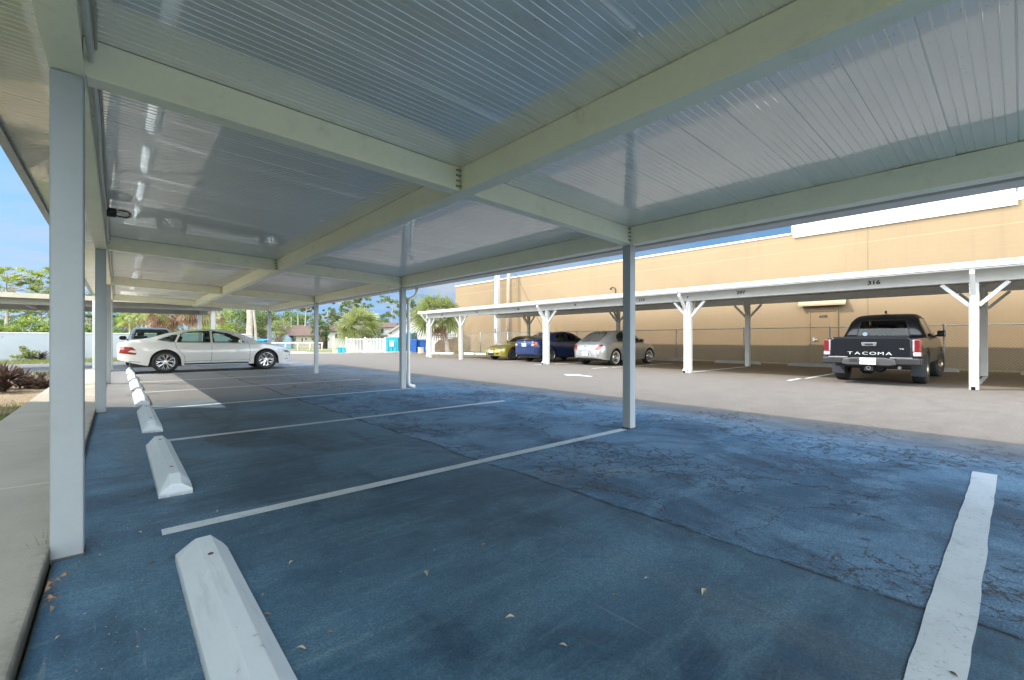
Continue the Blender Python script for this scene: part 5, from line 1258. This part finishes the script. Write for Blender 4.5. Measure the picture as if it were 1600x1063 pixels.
broad(at(412, 48), zy(478, 48), 2.1, 'loose grey-green tree behind the far corner post', LEAF_PINE, 43, 2600, 34, size=.2, base=.2)
broad(at(434, 43), zy(494, 43), 1.2, 'drooping yellow-green tree beside the blue house front', LEAF_PALM, 44, 1800, base=.25)
for i, (px, y, w, lf) in enumerate(((445, 484, 3.4, LEAF_MID), (470, 482, 3.2, LEAF_PINE), (492, 490, 2.6, LEAF_MID), (425, 480, 3, LEAF_PINE), (388, 478, 3.4, LEAF_MID), (290, 476, 3.2, LEAF_PINE), (245, 474, 3.4, LEAF_MID), (205, 478, 3.0, LEAF_PINE), (178, 484, 3.2, LEAF_MID), (100, 486, 3.4, LEAF_PINE), (30, 490, 3.0, LEAF_MID), (-30, 484, 3.6, LEAF_PINE), (590, 492, 2.2, LEAF_MID), (655, 492, 2.4, LEAF_PINE))):
    lab = ['green tree behind the brown roof, left part of the ridge', 'tree behind the middle of the brown-roofed house', 'tree behind the right end of the brown-roofed house', 'tree behind the left end of the brown-roofed house', 'distant tree behind the thick pine trunk', 'distant tree between the two dead-skirted palms', 'distant tree behind the dead-skirted palm on the left', 'distant tree behind the yellowing small palm', 'distant tree at the right edge of the third post', 'distant tree hidden behind the first post', 'distant tree behind the bright shrubs at far left', 'distant tree cut by the left photo edge', 'distant tree behind the two storey house roof', 'distant tree behind the white gabled building'][i]
    d = 78 + (i*7) % 13; broad(at(px, d), zy(y, d), w*1.35, lab, lf, 60+i, 1700, 30, size=.42, base=.12, group='distant tree line')
for i, (px, y, w) in enumerate(((2, 511, 1.2), (24, 508, 1.1), (48, 496, 1.25), (72, 506, 1.1), (98, 505, 1.2), (134, 503, 1.2), (168, 511, 1.0), (312, 511, 1.3), (338, 508, 1.3))):
    lab = ['bright green shrub over the garden wall at the left photo edge', 'low shrub left of the tallest shrub over the garden wall', 'tallest bright green shrub over the garden wall', 'shrub over the garden wall, left of the first post', 'shrub over the garden wall, hidden behind the first post', 'bright shrub over the wall between the first and second posts', 'small shrub over the wall just right of the second post', 'bright spiky shrub behind the sedan roof, left one', 'bright spiky shrub behind the sedan roof, right one'][i]
    t = (px-800)/701; d = 32.2/(CS-SN*t); broad(at(px, d), zy(y, d), w, lab, LEAF_YEL if i != 3 else LEAF_MID, 80+i, 1500, 22, size=.17, base=.05, cat='shrub', name='shrub', group='shrubs behind the garden wall', tr=.04)

# ---- planting bed beside the walkway
struct_bed = sheet('mulch_bed', [(-3.2, 8.6), (-1.003, 9.0), (-1.003, 15.2), (-1.5, 16.2), (-2.9, 16.0), (-3.3, 12)], -.004, M_MULCH)
def rosette(p, n, L, label, seed, name='purple_plant', up=.5, w=.035, group=None):
    r = random.Random(seed); root = empty(name, p, label=label, cat='plant', group=group); m = MB(); st = MB(); st.tube([(0,0,-.03), (0,0,L*.35)], .02, 6); 
    for i in range(n):
        a = r.uniform(0, 6.3); el = r.uniform(up*.4, 1.45); l = L*r.uniform(.65, 1.1); d = Vector((math.cos(a)*math.cos(el), math.sin(a)*math.cos(el), math.sin(el))); s = d.cross(Vector((0,0,1))).normalized(); o = Vector((r.uniform(-.06,.06), r.uniform(-.06,.06), L*r.uniform(0, .4)))
        c = [o, o+d*l*.35, o+d*l*.7+Vector((0,0,-.06*l)), o+d*l+Vector((0,0,-.22*l))]; ww = [w*.5, w, w*.75, .002]; vs = []
        for q, k in zip(c, ww): vs += [q-s*k, q+Vector((0,0,-k*.4)), q+s*k]
        m.add(vs, [(j*3, j*3+1, j*3+4, j*3+3) for j in range(3)] + [(j*3+1, j*3+2, j*3+5, j*3+4) for j in range(3)])
    st.build('stem', BARK, root); m.build('leaves', LEAF_PURP, root, fix=False); return root
for i, (b, a, n, L, lab) in enumerate(((-1.62, 12.6, 120, .60, 'tallest purple and green striped plant at the left edge of the bed'), (-1.80, 13.4, 80, .5, 'purple striped plant just behind the tallest one'), (-1.50, 13.5, 60, .45, 'medium purple plant right of the tallest one'),
    (-1.32, 13.2, 60, .3, 'low purple plant, start of the low row'), (-1.20, 13.6, 60, .28, 'low purple plant, second in the low row'), (-1.14, 13.0, 60, .27, 'low purple plant nearest the walkway edge'), (-1.25, 14.2, 60, .28, 'low purple plant towards the back of the bed'), (-1.1, 14.6, 60, .28, 'low purple plant at the back corner beside the walkway'), (-1.07, 13.8, 60, .27, 'low purple plant beside the walkway, middle of the row'))):
    rosette(Vector((b*U, a*U, 0)), n, L, lab, i, group='purple plants in the mulch bed')
for i, (px, lab) in enumerate(((30, 'sparse green plant at the foot of the garden wall'), (66, 'small dark red plant at the foot of the garden wall'), (52, 'leafy low plant at the foot of the wall'))):
    t = (px-800)/701; d = 30.3/(CS-SN*t); p = at(px, d)
    if i == 1: rosette(p, 40, .55, lab, 90, name='red_plant')
    else: broad(p, .75-.25*(i == 2), .55, lab, LEAF_PALM, 91+i, 300, 8, size=.12, base=.0, cat='plant', name='leafy_plant', tr=.02)
def grass():
    r = random.Random(9); m = MB()
    def blades(n, f):
        for _ in range(n):
            b, a, h = f(); p = Vector((b*U, a*U, -.02)); an = r.uniform(0, 6.3); s = Vector((math.cos(an), math.sin(an), 0))*.006; ln = Vector((r.uniform(-.5, .5), r.uniform(-.5, .5), 1))*h*r.uniform(.6, 1.3); m.add([p-s, p+s, p+ln], [(0,1,2)])
    blades(5000, lambda: (r.uniform(-2.6, -1.02), r.uniform(7.5, 10.4), .05)); blades(5000, lambda: (r.uniform(-3.6, -1.03), r.uniform(15.6, 19.2), .08)); blades(9000, lambda: (r.uniform(-8, 2), r.uniform(26.3, 30.9), .14))
    blades(3000, lambda: (r.uniform(20.1, 21.4), r.uniform(-3, 28), .09))
    o = m.build('grass', mat_leaf('grass_blade', ((.12, .17, .03), (.22, .26, .06), (.30, .29, .10)), .3, 2), fix=False); o['kind'] = 'stuff'
    m = MB(); 
    for _ in range(3500):                                     # bark chips
        b, a = r.uniform(-2.7, -1.02), r.uniform(9.1, 15.3); p = Vector((b*U, a*U, r.uniform(0, .02))); d = rdir(r); d.z *= .3; s = d.cross(Vector((0,0,1)))*.35; m.add([p-d*.03, p+s*.03, p+d*.03, p-s*.03], [(0,1,2,3)])
    o = m.build('mulch_chips', plain('chips', (.42, .30, .18), .9, vary=.5, scale=14), fix=False); o['kind'] = 'stuff'
grass()
def weed():
    r = random.Random(4); m = MB()
    for _ in range(30):
        p = Vector((-.235*U+r.uniform(-.03,.02), 2.93*U+r.uniform(-.08,.06), .0)); q = Vector((r.uniform(-.7,.3), r.uniform(-.5,.5), 1))*r.uniform(.06,.15); s = Vector((.003, .002, 0)); m.add([p-s, p+s, p+q], [(0,1,2)])
    tag(m.build('weed', LEAF_PALM, fix=False), 'small green weed growing in the gap beside the nearest post', 'weed')
weed()

# ---- fallen leaves
def G(px, py, z=0): d = (1-z/U)*701/(py-530); return at(px, d, z)
LEAF_LABELS = ['brown dry leaf by the tip of the nearest full painted line, right of a pair', 'pale dry leaf by the tip of the nearest full painted line, left of a pair', 'brown dry leaf just left of the closest wheel stop tip',
 'pale dry leaf near the kerb at the bottom left, below the first post', 'brown dry leaf beside the closest wheel stop, lower of two', 'pale dry leaf beside the closest wheel stop, upper of two', 'brown dry leaf right of the closest wheel stop near the bottom of the photo',
 'largest pale dry leaf in the middle of the nearest bay', 'brown dry leaf in the middle of the nearest bay above the larger pale ones', 'pale dry leaf at the bottom centre of the photo', 'brown dry leaf just left of the large curled leaf in the nearest bay', 'large curled pale leaf halfway to the wide line at the right',
 'brown dry leaf touching the end of the second wheel stop', 'pale dry leaf right of the second wheel stop', 'brown dry leaf beside the second painted line from the camera', 'pale dry leaf by the lower right of the closest wheel stop at the photo edge', 'brown dry leaf between the kerb and the second wheel stop',
 'pale dry leaf right of the tip of the closest wheel stop', 'brown dry leaf at the foot of the wide line at bottom right', 'pale dry leaf under the middle of the nearest full painted line', 'brown dry leaf between the second wheel stop and the second painted line', 'pale dry leaf near the paving seam in the nearest bay',
 'brown dry leaf just right of the foot of the first post', 'pale dry leaf between bottom centre and the large curled leaf']
def leaves():
    r = random.Random(12); spots = [(238, 826), (219, 833), (237, 880), (90, 998), (416, 962), (411, 931), (515, 990), (666, 897), (755, 852), (797, 966), (960, 931), (1101, 927), (286, 786), (340, 800), (590, 655), (470, 1015), (210, 775), (455, 880), (1490, 1055), (570, 730), (330, 690), (1010, 905), (150, 850), (880, 1010)]
    cols = [plain('dry_leaf', (.30, .19, .11), .7, vary=.3, scale=20), plain('pale_leaf', (.50, .44, .36), .7, vary=.2, scale=20)]
    for i, (x, y) in enumerate(spots):
        p = G(x, y); s = (.017 if i not in (7, 11) else .030)*r.uniform(.7, 1.1); m = MB(); vs = []
        for k in range(7):
            t = k/6; w = math.sin(math.pi*min(1, t*.95+.03))*.36*s; z = .004+.22*s*math.sin(t*3.1)*r.uniform(.5, 1); vs += [(t*2*s-s, -w, z+w*.6), (t*2*s-s, 0, z*.7), (t*2*s-s, w, z+w*.7)]
        m.add(vs, [(j*3, j*3+1, j*3+4, j*3+3) for j in range(6)] + [(j*3+1, j*3+2, j*3+5, j*3+4) for j in range(6)])
        o = m.build('fallen_leaf', cols[i % 2], fix=False); o.location = p; o.rotation_euler = (0, 0, r.uniform(0, 6.3))
        tag(o, LEAF_LABELS[i], 'leaf', 'dry leaves on the asphalt')
    for i in range(14):
        x, y = r.uniform(62, 92), r.uniform(905, 955); p = G(x, y); b = max(p.x, -.2*U); m = MB(); s = r.uniform(.014, .024); a = rdir(r, .0)
        m.add([(-s,0,.01), (0,-s*.35,.03), (s,0,.012), (0,s*.35,.02)], [(0,1,2,3)]); o = m.build('fallen_leaf', cols[0], fix=False); o.location = (-.2*U+abs(r.gauss(0, .03)), p.y, r.uniform(0, .02)); o.rotation_euler = (r.uniform(-.4,.4), r.uniform(-.4,.4), r.uniform(0, 6.3))
        tag(o, 'brown dead leaf in the small heap against the walkway kerb', 'leaf', 'heap of dead leaves by the kerb')
    m = MB()
    for _ in range(700):                                      # grit
        b = abs(r.gauss(0, .25)) - .2 if r.random() < .5 else r.uniform(-.1, 5); a = r.uniform(.2, 9); s = r.uniform(.002, .005); p = Vector((b*U, a*U, s*.6)); d = rdir(r)*s; e = rdir(r)*s; f = d.cross(e).normalized()*s
        m.add([p+d, p+e, p+f, p-d], [(0,1,2), (0,2,3), (1,3,2), (0,3,1)])
    o = m.build('grit', plain('grit', (.40, .36, .30), .9, vary=.3), fix=False); o['kind'] = 'stuff'
leaves()

# ------------------------------------------------------------ beyond the lot
Mcam = Matrix(((CS, SN, 0, 0), (-SN, CS, 0, 0), (0, 0, 1, 0), (0, 0, 0, 1)))    # building axes: x to the right, y away
ROOF = plain('brown_tiles', (.115, .075, .06), .85, vary=.18, scale=4, bump=.4, bscale=12)
PANE = plain('dark_pane', (.03, .045, .05), .08, vary=.2)
def house(px, d, label, parts):
    o = at(px, d); root = empty('house', o, -math.asin(SN), label=label, cat='house'); k = d*U/701
    X = lambda x: (x-px)*k
    return root, X, lambda y: zy(y, d)
def wbox(root, X, Z, x0, x1, y0, y1, dy0, dy1, name, mat, par=None, bevel=0):
    m = MB(); m.box(X(x0), X(x1), dy0, dy1, Z(y1), Z(y0)); return m.build(name, mat, par or root, bevel=bevel)
def win(root, X, Z, x0, x1, y0, y1, dy, frame=None, n=1):
    f = wbox(root, X, Z, x0, x1, y0, y1, dy-.06, dy-.003, 'window', frame or WHITE)
    m = MB(); w = (X(x1)-X(x0)); 
    for i in range(n): a = X(x0)+w*(i/n)+.03; m.box(a, a+w/n-.05, dy-.075, dy-.061, Z(y1)+.04, Z(y0)-.04)
    m.build('pane', PANE, f)
def houses():
    st_b = plain('blue_stucco', (.20, .30, .37), .8, vary=.06); st_c = plain('cream_stucco', (.42, .37, .28), .8, vary=.06); st_w = plain('white_stucco_house', (.50, .49, .46), .8, vary=.05)
    r, X, Z = house(465, 47, 'single storey house with brown tiled roof and arched blue front', 0)
    m = MB(); arch = [(X(428), -.03), (X(458), -.03), (X(458), Z(532))] + [(X(428+30*math.cos(t)*.98), Z(532-14*math.sin(t))) for t in [i*math.pi/24 for i in range(13)]]
    m.prism(arch, 'y', -.5, .3); m.build('blue_front', st_b, r)
    wbox(r, X, Z, 458.2, 500, 523, 546.5, 0, 5, 'wall', st_c); wbox(r, X, Z, 415, 457.8, 523, 546.5, .32, 5, 'wall', st_b)
    m = MB(); y0, y1 = -.4, 5.4; m.add([(X(440), y0, Z(524.5)), (X(503), y0, Z(524.5)), (X(503), y1, Z(524.5)), (X(412), y1, Z(524.5)), (X(430), 2.5, Z(507)), (X(499), 2.5, Z(507)), (X(412), .5, Z(524.5))], [(0,1,5,4), (1,2,5), (2,3,4,5), (6,0,4), (3,6,4), (0,6,3,2,1)]); m.build('roof', ROOF, r)
    win(r, X, Z, 433, 446, 527, 535, -.5, st_b, 3); win(r, X, Z, 458.5, 462, 526, 533, 0, DARK); win(r, X, Z, 471, 474, 527, 535, 0); win(r, X, Z, 477, 480, 527, 533, 0)
    wbox(r, X, Z, 441, 442, 495, 512, 2, 2.06, 'vent_pipe', METAL)
    r, X, Z = house(545, 47, 'white house with a row of dark windows and brown roof behind the picket fence', 0)
    wbox(r, X, Z, 512, 582, 514, 546.5, 0, 5, 'wall', st_w)
    m = MB(); m.add([(X(500), -.5, Z(519)), (X(584), -.5, Z(513)), (X(584), 5.4, Z(513)), (X(500), 5.4, Z(519)), (X(526), -.3, Z(507)), (X(560), 2.4, Z(500)), (X(530), 2.4, Z(503))], [(0,1,5,4), (0,4,6,3), (4,5,6), (1,2,5), (2,3,6,5), (0,3,2,1)]); m.build('roof', ROOF, r)
    for i, x in enumerate((523.5, 529, 534.5, 540)): win(r, X, Z, x, x+4.6, 521, 529, 0)
    win(r, X, Z, 523, 527, 516.5, 520.5, 0); win(r, X, Z, 566, 570, 521, 528, 0)
    r, X, Z = house(600, 50, 'two storey white house with brown roof left of the downspout', 0)
    wbox(r, X, Z, 578, 617, 510, 546, 0, 5, 'wall', st_w); m = MB(); m.add([(X(574), -.5, Z(511.5)), (X(621), -.5, Z(511.5)), (X(621), 5.4, Z(511.5)), (X(574), 5.4, Z(511.5)), (X(578), 2.4, Z(503)), (X(612), 2.4, Z(503))], [(0,1,5,4), (1,2,5), (2,3,4,5), (3,0,4), (0,3,2,1)]); m.build('roof', ROOF, r)
    win(r, X, Z, 594, 600, 513, 521, 0); win(r, X, Z, 583, 588, 513, 521, 0); win(r, X, Z, 588, 593, 525, 530, 0); m = MB(); m.box(X(570), X(606), -1.2, -.02, Z(524.5), Z(523)); m.build('porch_roof', METAL, r)
    r, X, Z = house(668, 39, 'white gabled building behind the dumpsters and leaning palm', 0)
    wh = plain('bright_white_siding', (.58, .58, .57), .7, vary=.03)
    m = MB(); m.prism([(X(612), -.03), (X(725), -.03), (X(725), Z(518)), (X(668), Z(484)), (X(612), Z(518))], 'y', 0, 7); m.build('wall', wh, r)
    m = MB()
    for s in ((607, 521, 668, 481.5), (729, 521, 668, 481.5)):
        m.beam((X(s[0]), 3.3, Z(s[1])), (X(s[2]), 3.3, Z(s[3])), 7.6, .16, up=(0,0,1))
    m.build('roof', plain('grey_roof', (.30, .29, .26), .8), r)
    m = MB(); m.box(X(655), X(712), -.04, -.003, Z(524.5), Z(522.5)); m.build('trim', plain('grey_line', (.4,.42,.42)), r)
houses()
def skyline_extra():
    # white picket fence
    d = 33.5; o = at(572, d); root = empty('picket_fence', o, -math.asin(SN), label='white metal picket fence left of the turquoise dumpster', cat='fence'); k = d*U/701
    for x in (541.5, 570.5, 602):
        m = MB(); m.box((x-572)*k-.05, (x-572)*k+.05, -.05, .05, -.03, zy(527, d)); m.build('fence_post', WHITE, root)
    m = MB()
    for z in (zy(530, d), zy(549, d)): m.box((541.5-572)*k+.051, (602-572)*k-.051, -.022, .022, z-.04, z)
    m.build('rail', WHITE, root)
    for i in range(26):
        x = (541.5-572)*k + .22 + i*.118
        if abs(x-(570.5-572)*k) < .07: continue
        m = MB(); m.box(x-.018, x+.018, -.043, -.024, .08, zy(528.5, d)); m.build('picket', WHITE, root)
    # bollard, small boxes
    m = MB(); m.lathe([(.0, 1.28), (.06, 1.26), (.095, 1.2), (.1, 0), (.1, -.03)], 'z', 16); b = m.build('bollard', plain('cream_yellow', (.70, .60, .30), .5), smooth=True); b.location = at(521.5, 33); tag(b, 'pale yellow bollard at the end of the picket fence', 'bollard')
    tq = plain('turquoise_paint', (.02, .34, .42), .5, vary=.1); bl = plain('blue_plastic', (.02, .11, .42), .45, vary=.12); nb = plain('slate_blue_paint', (.05, .14, .22), .5, vary=.12)
    for i, x in enumerate((531, 537)):
        m = MB(); m.box(-.13, .13, -.15, .15, 0, .38); r_ = m.build('utility_box', tq, bevel=.02); r_.location = at(x, 33.4); r_.rotation_euler.z = -math.asin(SN); tag(r_, ['small turquoise box beside the yellow bollard', 'small turquoise box nearer the picket fence'][i], 'box')
        m = MB(); m.box(-.14, .14, -.16, .16, .382, .41); m.build('lid', tq, r_, bevel=.01)
    def dumpster(px, d, w, h, dp, mat, label, lidmat=None, sticker=False):
        root = empty('dumpster', at(px, d), -math.asin(SN)-.12, label=label, cat='dumpster')
        m = MB(); m.add([(-w/2,0,.08),(w/2,0,.08),(w/2,dp,.08),(-w/2,dp,.08),(-w/2,-.06,h*.92),(w/2,-.06,h*.92),(w/2,dp,h),(-w/2,dp,h)], [(0,3,2,1),(4,5,6,7),(0,1,5,4),(1,2,6,5),(2,3,7,6),(3,0,4,7)]); m.build('bin_body', mat, root, bevel=.015)
        for i in range(3):
            x = -w/2+w*(i+.5)/3; m = MB(); m.box(x-.03, x+.03, -.10, -.0, .15, h*.85); m.build('rib', mat, root)
        m = MB(); m.add([(-w/2-.03,-.10,h*.925),(w/2+.03,-.10,h*.925),(w/2+.03,dp+.03,h+.01),(-w/2-.03,dp+.03,h+.01),(-w/2-.03,-.10,h*.925+.05),(w/2+.03,-.10,h*.925+.05),(w/2+.03,dp+.03,h+.06),(-w/2-.03,dp+.03,h+.06)], [(0,3,2,1),(4,5,6,7),(0,1,5,4),(1,2,6,5),(2,3,7,6),(3,0,4,7)]); m.build('lid', lidmat or mat, root, bevel=.01)
        for sx in (-1, 1):
            m = MB(); m.box(sx*(w/2+.002) if sx > 0 else -w/2-.09, w/2+.09 if sx > 0 else -w/2-.002, .2, dp-.2, h*.55, h*.68); m.build('fork_pocket', mat, root)
        if sticker:
            m = MB(); m.box(-.17, .17, -.135, -.105, h*.42, h*.78); m.build('sticker', WHITE, root)
    dumpster(613, 33.2, 1.0, 1.22, 1.0, tq, 'turquoise dumpster with a white sticker beside the picket fence', sticker=True)
    dumpster(634, 34.5, 1.15, 1.62, 1.3, nb, 'tall slate blue dumpster half hidden by the downspout post')
    dumpster(405, 31, .9, 1.05, .8, bl, 'blue dumpster with turquoise lid seen over the sedan bonnet', tq)
    for i, (px, lab) in enumerate(((647.5, 'blue wheeled recycling cart next to the tall dumpster'), (654.5, 'middle blue wheeled recycling cart of the three'), (661, 'rightmost blue wheeled recycling cart near the carport end post'))):
        root = empty('recycling_cart', at(px, 32.8+(i == 1)*.35), -math.asin(SN)+.1*i, label=lab, cat='cart', group='blue recycling carts')
        m = MB(); w0, w1, h = .19, .25, .98; m.add([(-w0,-.22,.04),(w0,-.22,.04),(w0,.22,.08),(-w0,.22,.08),(-w1,-.30,h),(w1,-.30,h),(w1,.30,h),(-w1,.30,h)], [(0,3,2,1),(4,5,6,7),(0,1,5,4),(1,2,6,5),(2,3,7,6),(3,0,4,7)]); m.build('bin_body', bl, root, bevel=.02)
        m = MB(); m.prism([(-.34, h+.005), (.33, h+.005), (.33, h+.05), (.1, h+.10), (-.25, h+.08), (-.34, h+.04)], 'x', -w1-.02, w1+.02); m.build('lid', bl, root, bevel=.01)
        for s in (-1, 1): m = MB(); m.lathe([(0, -.03), (.12, -.03), (.12, .03), (0, .03)], 'x', 14, (s*.25, .26, .12)); m.build('wheel', DARK, root)
    m = MB(); m.box(-.16, .16, -.16, .16, 0, .42); g = m.build('concrete_box', plain('beige_box', (.60, .55, .45), .8), bevel=.02); g.location = at(657.5, 31.6); tag(g, 'small beige box on the ground in front of the recycling carts', 'box'); m = MB(); m.box(-.18, .18, -.18, .18, .422, .46); m.build('lid', plain('beige_box', (.6,.55,.45)), g, bevel=.01)
    # white guard rail
    root = empty('guard_rail', at(458, 38), -math.asin(SN), label='long white pipe rail in front of the brown-roofed house', cat='rail'); k = 38*U/701
    m = MB(); m.tube([((424-458)*k, 0, zy(536, 38)), ((505-458)*k, 0, zy(536, 38))], .045, 8); m.build('rail_pipe', WHITE, root, smooth=True)
    for x in (427, 446, 465, 484, 503): m = MB(); m.tube([((x-458)*k, 0, -.03), ((x-458)*k, 0, zy(536, 38)-.03)], .05, 8); m.build('post', WHITE, root, smooth=True)
    # retaining wall and steel stair by the leaning palm
    root = empty('retaining_wall', at(696, 34.5), -math.asin(SN), label='low brown stone retaining wall behind the leaning palm', cat='wall'); k = 34.5*U/701
    m = MB(); m.prism([((679-696)*k, -.03), ((714-696)*k, -.03), ((714-696)*k, zy(528, 34.5)), ((686-696)*k, zy(531, 34.5)), ((679-696)*k, zy(538, 34.5))], 'y', 0, .5); m.build('wall', plain('brown_stone', (.33, .24, .17), .9, vary=.3, scale=5, bump=.6), root, bevel=.03)
    m = MB(); m.box((680-696)*k, (714-696)*k, -.03, .53, zy(528, 34.5)+.004, zy(526.6, 34.5)); m.build('coping', plain('grey_coping', (.35,.34,.31), .8), root)
    root = empty('steel_stair', at(700, 36.5), -math.asin(SN), label='dark steel stair with railings between the leaning palm and tan building', cat='stair'); k = 36.5*U/701
    for dy in (0, .9):
        m = MB(); m.beam(((690-700)*k, dy, zy(530, 36.5)), ((712-700)*k, dy, zy(507, 36.5)), .05, .16, up=(0,1,0)); m.build('stringer', DARK, root)
        m = MB(); m.tube([((690-700)*k, dy, zy(513, 36.5)), ((712-700)*k, dy, zy(490, 36.5))], .022, 6); m.tube([((690-700)*k, dy, zy(530, 36.5)), ((690-700)*k, dy, zy(513, 36.5))], .022, 6); m.tube([((712-700)*k, dy, zy(507, 36.5)), ((712-700)*k, dy, zy(490, 36.5))], .022, 6); m.tube([((701-700)*k, dy, zy(518, 36.5)), ((701-700)*k, dy, zy(501, 36.5))], .022, 6); m.build('handrail', DARK, root)
    for i in range(9):
        f = (i+.5)/9; m = MB(); x = (690-700)*k+22*k*f; z = zy(530, 36.5)+(zy(507, 36.5)-zy(530, 36.5))*f; m.box(x-.12, x+.12, .06, .84, z-.015, z+.015); m.build('step', METAL, root)
    # white kerb stones along the fence foot
    for i, (x0, x1) in enumerate(((668, 686), (688, 709), (726, 742), (744, 762))):
        p, q = at(x0, 30.2-i*.5), at(x1, 30.2-i*.5-.4); m = MB(); m.beam((p.x, p.y, .05), (q.x, q.y, .05), .22, .15); o = m.build('kerb_stone', M_STOP, bevel=.03)
        tag(o, ['white kerb stone in front of the recycling carts', 'white kerb stone at the foot of the leaning palm', 'white kerb stone left of the yellow coupe', 'white kerb stone touching the yellow coupe in the view'][i], 'kerb stone', 'white kerb stones at the lane end')
    for nm, pl in (('lawn', [(424, 41), (519, 41), (519, 37), (424, 37)]), ('lawn', [(424, 47), (640, 47), (640, 44), (424, 44)]), ('lawn', [(476, 36.2), (519, 36.2), (519, 33.8), (490, 34)])):
        m = MB(); m.add([tuple(at(px, d, -.004)) for px, d in pl], [(0,1,2,3)]); struct(m.build(nm, M_GRASS))
    sheet('lawn', [(2.2, 36.5), (8.0, 34.6), (12.5, 31.7), (16, 34.5), (10, 40), (3, 44)], -.008, M_GRASS) if False else None
skyline_extra()
